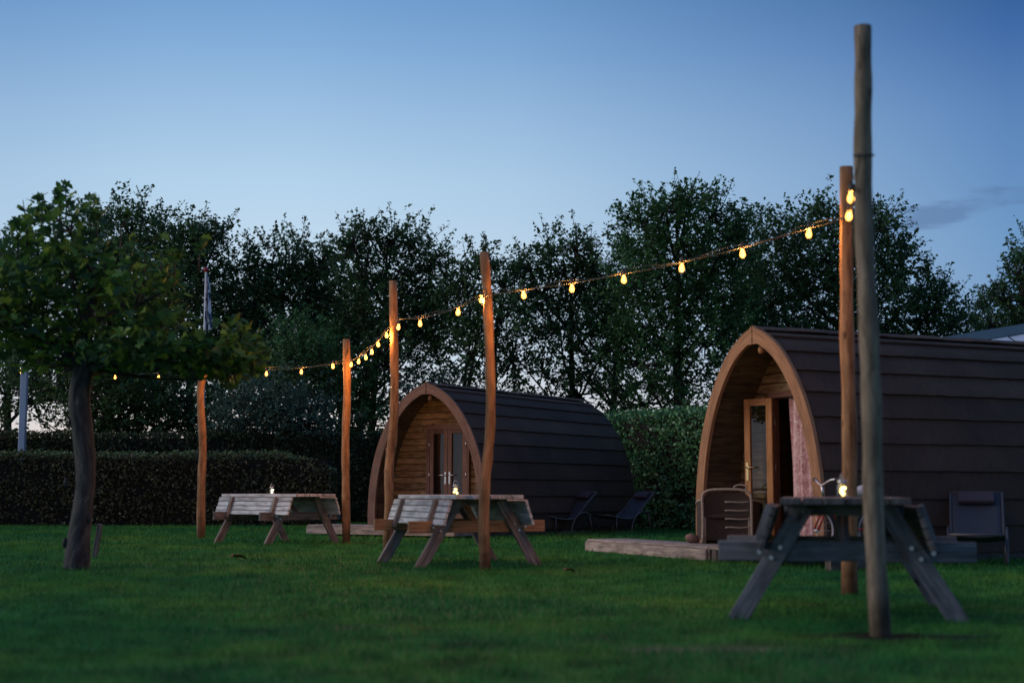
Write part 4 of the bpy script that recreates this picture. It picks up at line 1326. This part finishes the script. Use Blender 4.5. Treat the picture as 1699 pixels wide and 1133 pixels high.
# ---------------------------------------------------------------- trees
def twig_crown(lobes, d, mat, parent, origin, leaf=.135, tau=2.0, depth=1.0, up=.5, tw_len=(.35,1.15)):
    """lobes in photo pixels (px,py,rx,ry[,dens]); leaves grow along twigs pointing out of each lobe"""
    mpp = d / F
    Cs, Ss, tips, cents = [], [], [], []
    for lb in lobes:
        px, py, rx, ry = lb[:4]; py += 15; den = lb[4] if len(lb) > 4 else 1.0
        dy = rng.uniform(-.9, .9) * depth
        c = np.array(P(px, py, d + dy)); rxm, rzm = rx*mpp, ry*mpp; rym = min(1.6, .5*(rxm+rzm)+.3)
        cents.append(Vector(c))
        area = math.pi*rxm*rzm
        nl = 2.3*tau*den*area/(leaf*leaf*.6*.5)
        per = 22
        nt_ = max(6, int(nl/per))
        u = rng.normal(size=(nt_,3)); u /= np.linalg.norm(u, axis=1)[:,None]
        rad = rng.uniform(.25, 1, nt_)**.6
        st = u*rad[:,None]*np.array([rxm, rym, rzm])*.86
        dr = u*np.array([1,1,.8]) + rng.normal(size=(nt_,3))*.35 + np.array([0,0,up]); dr /= np.linalg.norm(dr, axis=1)[:,None]
        ln = rng.uniform(*tw_len, nt_) * (.6 + .4*min(1.2, rxm))
        for q in range(0, nt_, max(1, nt_//16)): tips.append((Vector(c), Vector(c + st[q]), Vector(c + st[q] + dr[q]*ln[q])))
        t = rng.uniform(0, 1, (nt_, per))
        spread = (.16*(1-.65*t))[:,:,None]
        pos = c + st[:,None,:] + dr[:,None,:]*(t*ln[:,None])[:,:,None] + rng.normal(size=(nt_,per,3))*spread*.62
        Cs.append(pos.reshape(-1,3)); Ss.append(leaf*rng.uniform(.55,1.2,nt_*per))
    C = np.concatenate(Cs); Sz = np.concatenate(Ss)
    keep = C[:,2] > .3
    C, Sz = C[keep], Sz[keep]
    V, Fc = leaves(C - np.array(origin), Sz, *LEAF4, up_bias=.35)
    array_mesh('crown', V, Fc, mat, parent)
    return tips, cents

def bg_tree(name, label, px, d, lobes, mat='tree_a', trunk_r=.15, stems=1, lean=0, tau=2.0, leaf=.135, cat='tree', group='trees along the far edge of the lawn', up=.5):
    b = Vector((P(px, 800, d).x, d, 0))
    R = thing(name, b, 0, label, cat, group)
    tips, cents = twig_crown(lobes, d, M[mat], R, b, leaf, tau, up=up)
    mb = MB()
    topz = max(c.z for c in cents) - b.z
    for s in range(stems):
        dx = 0 if stems == 1 else random.uniform(-.35,.35)
        tx = sum(c.x for c in cents)/len(cents) - b.x
        path = [Vector((dx, 0, -.1)), Vector((dx*1.2+lean*.2+random.uniform(-.08,.08), 0, topz*.25)), Vector((dx*1.5+tx*.35+random.uniform(-.15,.15), .1, topz*.5)), Vector((dx*2+tx*.7+random.uniform(-.2,.2), 0, topz*.75)), Vector((dx*2.4+tx*.9, 0, topz*.97))]
        path = spline(path, 4); n = len(path)
        mb.tube(path, [trunk_r*(1.15-.95*i/(n-1)) for i in range(n)], 8, wob=.05)
    for c in cents:
        cc = c - b
        zt = max(.9, cc.z - (abs(cc.x)+abs(cc.y))*.8 - .5)
        i = min(range(len(path)), key=lambda k: abs(path[k].z - zt))
        s0 = path[i]; mid = s0.lerp(cc, .5) + Vector((random.uniform(-.12,.12), random.uniform(-.12,.12), -.1))
        r = trunk_r*.42
        mb.tube(spline([s0, mid, cc], 4), [r*(1-.7*k/8) for k in range(9)], 6)
    for (c, a, e) in tips:
        mb.tube([c - b, (a - b).lerp(c-b, .35)+Vector((0,0,-.05)), a - b, e - b], [.026,.018,.012,.005], 4)
    mb.build('trunk', M['bark'], R)
    return R

T = [
 ('oak_tree', 'dark tree at the left picture edge, behind the plane tree', 10, 43, [(-10,470,60,80),(40,440,60,60),(20,560,70,70),(70,620,60,35,.5)], {}),
 ('oak_tree', 'dark tree whose top shows just above the plane tree crown', 170, 44, [(165,385,50,50),(215,375,50,55),(140,450,80,60),(230,460,80,70),(180,540,90,60),(120,610,70,45,.5),(210,620,80,60)], {}),
 ('oak_tree', 'dark tree with a leaning leafy bough beside the flagpole top', 315, 43, [(262,376,30,48),(300,400,40,42),(322,388,34,42),(358,378,28,22),(372,362,15,12),(330,440,60,50),(290,470,60,60),(360,500,50,40),(320,560,80,60),(270,640,70,60)], {}),
 ('oak_tree', 'twin topped tree above the willow bush, right of the flag', 480, 44, [(450,425,48,42),(495,395,22,22),(475,460,60,50),(535,420,22,34),(520,470,45,50),(420,490,45,50),(470,540,90,60),(420,590,70,50),(540,560,50,60),(400,640,60,50)], {}),
 ('oak_tree', 'tree with airy upright sprays above the warmest lit pole', 615, 42, [(585,390,24,34),(610,378,26,30),(650,385,30,26),(685,385,32,28),(718,420,28,34),(600,440,48,42),(670,440,60,42),(720,470,40,34),(640,500,85,50),(590,560,55,60,.8),(700,540,60,48,.7),(640,590,70,50,.6),(610,655,45,40,.6)], dict(stems=2, trunk_r=.12)),
 ('oak_tree', 'slim open tree behind the kinked pole', 790, 41, [(798,425,28,28),(770,455,34,34),(835,455,36,40),(765,510,48,42),(830,515,52,46,.8),(780,575,62,45,.6),(850,580,50,44,.5),(750,640,60,30,.35),(820,640,60,30,.3)], dict(stems=3, trunk_r=.075)),
 ('oak_tree', 'open tree with visible dark trunk behind the roof of the left pod', 955, 42, [(880,430,30,36),(912,402,30,30),(955,400,22,32),(985,425,30,34),(900,470,50,42),(965,465,50,46),(1010,500,40,46),(930,530,70,46,.8),(1000,570,62,46,.7),(900,600,60,44,.5),(960,640,60,34,.4),(880,655,50,26,.3),(1020,630,40,34,.6),(1045,668,44,22,.5)], dict(stems=1, trunk_r=.13, lean=-.4)),
 ('oak_tree', 'tallest densest green tree, left of the tan arch top', 1130, 40, [(1062,352,34,30),(1105,335,34,32),(1140,328,34,28),(1185,340,36,30),(1225,370,30,34),(1060,400,46,44),(1130,390,62,48),(1195,410,50,46),(1050,460,44,44),(1120,460,80,50),(1200,480,60,50),(1080,530,74,50),(1170,550,74,54),(1060,590,56,44,.8),(1130,615,70,40,.7),(1070,655,60,28,.4),(1140,660,50,26,.5)], dict(mat='tree_b', trunk_r=.16, tau=2.5)),
 ('oak_tree', 'wide dark tree behind the two right poles', 1370, 42, [(1290,375,34,34),(1330,360,32,30),(1372,352,34,30),(1420,352,40,30),(1462,360,26,34),(1300,430,56,46),(1370,415,60,48),(1440,420,60,46),(1495,420,26,40),(1280,490,56,46),(1360,490,74,50),(1450,490,74,50),(1525,465,40,30),(1555,490,36,30),(1580,520,36,26),(1520,530,60,36),(1420,560,80,40),(1320,560,80,44),(1560,556,50,26,.7),(1240,560,50,50)], dict(trunk_r=.18, tau=2.5)),
 ('oak_tree', 'tree at the right picture edge above the pale roof', 1730, 46, [(1640,490,18,22),(1645,525,26,26),(1690,440,20,26),(1702,428,24,24),(1668,478,24,24),(1730,410,40,40),(1700,490,44,36),(1680,530,50,32),(1760,470,60,60),(1740,540,70,40),(1640,560,40,18)], {}),
 ('oak_tree', 'low leafy tree filling the gap behind the low left hedge', 250, 40, [(150,640,60,44),(150,690,40,28),(230,660,70,44),(220,700,60,22),(310,650,55,40,.8),(300,700,30,20,.4),(90,630,45,34,.8),(200,600,90,40),(60,650,50,30,.5),(10,640,40,44,.9),(0,700,36,16,.6),(100,700,40,16,.35),(270,690,60,26),(180,700,60,20),(330,680,34,40,.6)], dict(trunk_r=.09)),
 ('oak_tree', 'broad dark tree filling the dip between the twin topped and the airy tree', 560, 47, [(545,470,50,50),(400,480,50,50),(560,540,60,60),(410,560,70,60),(640,520,80,60),(740,500,50,50,.5),(480,600,90,50),(720,560,60,60,.35)], {}),
 ('oak_tree', 'dark tree closing the gap between the open tree and the tallest tree', 1010, 47, [(1020,470,46,56,.6),(1030,550,50,60,.5),(940,520,60,50,.4),(865,500,40,46,.4),(1240,440,40,60),(1240,520,50,60),(850,570,60,50,.3),(980,600,70,40,.25)], {}),
 ('oak_tree', 'small green tree under the sprays right of the willow bush', 560, 40, [(540,610,50,40),(560,660,46,44),(600,640,44,50,.8),(520,560,44,44),(560,705,50,20),(620,690,30,26,.6)], dict(mat='tree_b', trunk_r=.08)),
]
for (nm, lab, px, d, lobes, kw) in T:
    bg_tree(nm, lab, px, d, lobes, **kw)
# shrubs
bg_tree('willow_bush', 'blue green fine leaved bush above the low left hedge', 455, 38.6, [(400,680,50,44),(460,660,60,46),(510,690,50,40),(450,710,80,30),(375,710,30,26)], 'bush', .05, 3, leaf=.11, tau=2.6, cat='bush', group='bushes behind the hedges', up=.9)
bg_tree('green_bush', 'upright green bush rising behind the willow bush', 480, 39.2, [(480,545,26,36),(500,590,38,40),(455,590,34,40),(525,570,20,30)], 'tree_b', .05, 2, leaf=.11, tau=2.2, cat='bush', group='bushes behind the hedges', up=.9)
bg_tree('green_bush', 'low grey green bush behind the apex of the left pod', 730, 40.0, [(700,640,36,20),(740,635,30,18),(690,665,40,20)], 'bush', .04, 2, leaf=.10, tau=1.8, cat='bush', group='bushes behind the hedges', up=.7)

# ---------------------------------------------------------------- plane tree, front left
def plane_tree():
    b = G(127, 944)
    d = b.y; mpp = d / F
    R = thing('plane_tree', b, 0, 'young plane tree with big leaves in front on the left', 'tree')
    tp = [(127,944),(130,900),(138,842),(143,785),(139,722),(133,660),(140,610),(142,560),(150,500),(158,440)]
    path = spline([P(x, y, d) - b for x, y in tp], 4)
    path[0].z = -.08
    rad = []
    for i, p in enumerate(path):
        t = i/(len(path)-1)
        r = (22 - 7*min(1, t/.25)) if t < .25 else (15 + 1.5*math.sin((t-.25)*6) if t < .66 else 15 - (t-.66)/.34*12)
        rad.append(r*mpp)
    mb = MB(); mb.tube(path, rad, 22, wob=.03, lob=.10)
    # burrs and scars
    for (x, y, r) in ((112,800,7),(152,790,6),(110,900,8),(150,860,6),(118,930,9),(145,925,8),(150,720,5),(118,700,5)):
        c = P(x, y, d) - b; c.y -= .05
        mb.tube([c - Vector((0,0,.05)), c, c + Vector((0,0,.05))], [r*mpp*.35, r*mpp*.6, r*mpp*.3], 8)
    lobes = []
    spec = [(60,420,70,75),(110,370,60,60),(45,500,70,70),(120,470,90,80),(185,440,70,66),(240,490,70,66),(180,520,100,70),(278,530,48,60),(260,560,90,55),(100,570,100,45),(20,570,70,50),(345,596,66,36),(200,600,100,32),(370,600,60,36),(400,585,45,36),(-20,480,60,80),(300,610,70,26),(60,610,70,22),(265,445,40,36),(120,600,60,26),(180,615,50,24),(240,600,60,30),(0,620,50,24),(392,566,42,44),(415,592,34,40),(385,628,30,20),(300,612,26,16),(215,622,24,14),(330,590,60,40)]
    Cs, Sz = [], []
    for (px, py, rx, ry) in spec:
        if py >= 595 and px < 330: py -= 18 - 16*math.sin(px*.045); ry *= .85
        if px < 40 and py > 560: py -= 26
        dy = rng.uniform(-.75, .75)
        c = np.array(P(px, py, d+dy)); 
        rm = np.array([rx*mpp, .55, ry*mpp])
        n = int(rx*ry*mpp*mpp*1250)
        u = rng.normal(size=(n,3)); u /= np.linalg.norm(u, axis=1)[:,None]
        Cs.append(c + u*(rng.uniform(.1,1,n)**.5)[:,None]*rm); Sz.append(rng.uniform(.065,.15,n))
        cc = Vector(c) - b
        i = min(range(len(path)), key=lambda k: abs(path[k].z - max(2.12, cc.z - .45 - abs(cc.x-path[k].x)*.35)))
        s0 = path[i]; mid = s0.lerp(cc, .5) + Vector((0, 0, -.06))
        mb.tube(spline([s0, mid, cc], 4), [.026*(1-.75*k/8) for k in range(9)], 7)
        for q in range(4):
            e = Vector(Cs[-1][q]) - b
            mb.tube([cc.lerp(s0,.15), cc.lerp(e,.5)+Vector((0,0,.03)), e], [.014,.010,.004], 5)
    # upright shoots that break the outline
    for (x0, y0, x1, y1) in ((45,380,38,332),(50,360,66,338),(110,340,108,308),(100,335,96,318),(150,345,152,328),(30,400,26,368),(330,420,345,398),(395,560,436,545),(420,590,452,580),(380,540,402,520),(200,380,214,352),(240,420,262,392),(290,430,306,412),(10,430,-4,400),(70,350,60,322),(160,370,170,345),(390,600,428,606),(360,600,376,618)):
        dy = rng.uniform(-.4,.4)
        A, B = np.array(P(x0,y0,d+dy)), np.array(P(x1,y1,d+dy))
        n = 8; t = rng.uniform(0,1,n)
        Cs.append(A + (B-A)*t[:,None] + rng.normal(size=(n,3))*.035); Sz.append(rng.uniform(.09,.15,n))
        mb.tube([Vector(A)-b+Vector((0,0,-.2)), Vector(A)-b, Vector(B)-b], [.012,.008,.004], 5)
    mb.build('trunk', M['plane_bark'], R)
    C = np.concatenate(Cs); Sz = np.concatenate(Sz)
    V, Fc = leaves(C - np.array(b), Sz, *PLANE, up_bias=.5)
    array_mesh('crown', V, Fc, M['plane'], R)
    # support stake
    o = MB(); s0 = G(150, 925)
    o.board(Vector((0,0,-.05)), P(160, 872, s0.y) - s0 + Vector((0,0,.02)), .06, .05, (1,0,0))
    ob = o.build('tree_stake', M['dark_grey_wood'], bevel=.004); ob.location = s0 + Vector((.01,.12,0))
    tag(ob, 'short dark wooden stake leaning beside the plane tree trunk', 'stake')
plane_tree()

# ---------------------------------------------------------------- flagpole with drooping flag
fb = Vector((P(342, 452, 36.2).x, 36.2, 0)); ft = P(342, 452, 36.2)
R = thing('flagpole', fb, 0, 'white flagpole with a red knob behind the plane tree', 'flagpole')
mb = MB(); mb.tube([(0,0,0),(0,0,ft.z)], [.05,.03], 10); mb.build('pole', M['white_paint'], R)
mb = MB(); mb.lathe([(.0005,0),(.06,.03),(.075,.07),(.05,.12),(.0005,.14)], 10, (0,0,ft.z)); mb.build('finial', M['red_paint'], R)
mb = MB(); nx, nz = 14, 16
zt0, zb0 = ft.z-.1, P(345, 552, 36.2).z
def fp(i, j):
    u, v = i/nx, j/nz
    w = .05 + .15*v**.8
    return Vector((.02 + w*u*.9*(1+.1*math.sin(v*9)) , -.05-.07*math.sin(u*2*math.pi*1.6+v*2), zt0 + (zb0-zt0)*v + .12*u*(v)))
for i in range(nx):
    for j in range(nz):
        mb.quad([fp(i,j), fp(i+1,j), fp(i+1,j+1), fp(i,j+1)], [(i/nx,j/nz*2),((i+1)/nx,j/nz*2),((i+1)/nx,(j+1)/nz*2),(i/nx,(j+1)/nz*2)], True)
o = mb.build('flag', M['flag'], weld=True); o.location = fb
tag(o, 'white and dark teal flag hanging limp on the flagpole', 'flag')

# ---------------------------------------------------------------- pale roofed outbuilding behind the right pod
yb = 30.0
rl = P(1596, 566, yb); rr = P(1699, 549, yb)
slope = (rr.z - rl.z)/(rr.x - rl.x)
xl, xm = rl.x - 1.2, rl.x + 4.6
zl = rl.z - slope*1.2; zm = rl.z + slope*4.6
R = thing('outbuilding', Vector((xm, yb, 0)), 0, 'low building with a pale blue panelled roof behind the right pod', 'building')
W = xm - xl; Lb = 6.0
mb = MB()
mb.box((0, Lb/2-1.1, (zl-.62)/2), (2*W-.6, Lb+1.6, zl-.62)); mb.build('wall', M['shed_wall'], R)
mb = MB(); mbs = MB()
tilt = 1.1
for s in (-1, 1):
    n = 5
    for i in range(n):
        a, b = i/n, (i+1)/n
        p = [Vector((s*W*(1-a), 0, zl+(zm-zl)*a)), Vector((s*W*(1-b), 0, zl+(zm-zl)*b)), Vector((s*W*(1-b), Lb, zl+(zm-zl)*b+.02)), Vector((s*W*(1-a), Lb, zl+(zm-zl)*a+.02))]
        # front hip panels lean back towards the ridge
        mb.board((p[0]+p[3])/2+Vector((0,0,0)), (p[1]+p[2])/2, Lb, .03, (0,1,0))
mb.build('roof', M['roof_pale'], R)
mb = MB()
for s in (-1, 1):
    mb.board(Vector((s*W,-.03,zl+.05)), Vector((0,-.03,zm+.05)), .20, .05, (0,0,1))
mb.build('roof_trim', M['roof_trim'], R)
mb = MB()
for s in (-1, 1):
    for i in range(8):
        xa, xb = s*W*(1-i/8), s*W*(1-(i+1)/8)
        za, zb2 = zl+(zm-zl)*i/8-.06, zl+(zm-zl)*(i+1)/8-.06
        g = .02*s
        mb.quad([(xa-g,-2.3,zl-.55),(xb+g,-2.3,zl-.55),(xb+g,-.02,zb2),(xa-g,-.02,za)])
mb.build('hip_panel', M['roof_pale'], R)

# ---------------------------------------------------------------- fallen leaf on the lawn
for (px, py, lab, sc) in ((397, 928, 'large curled dry brown leaf lying on the lawn below the left picnic table', 1.0), (945, 951, 'small dark dry leaf lying on the lawn right of the kinked pole', .6)):
    p = G(px, py)
    V = (PLANE[0]*np.array([1,1,2.2]))*.20*sc; V[:,2] += .035
    o = array_mesh('fallen_leaf', V, PLANE[1], plain('dry brown leaf', (.16,.09,.045), .8) if 'dry brown leaf' not in bpy.data.materials else bpy.data.materials['dry brown leaf'])
    o.location = p; o.rotation_euler = (0, 0, random.uniform(0, 3)); tag(o, lab, 'leaf')
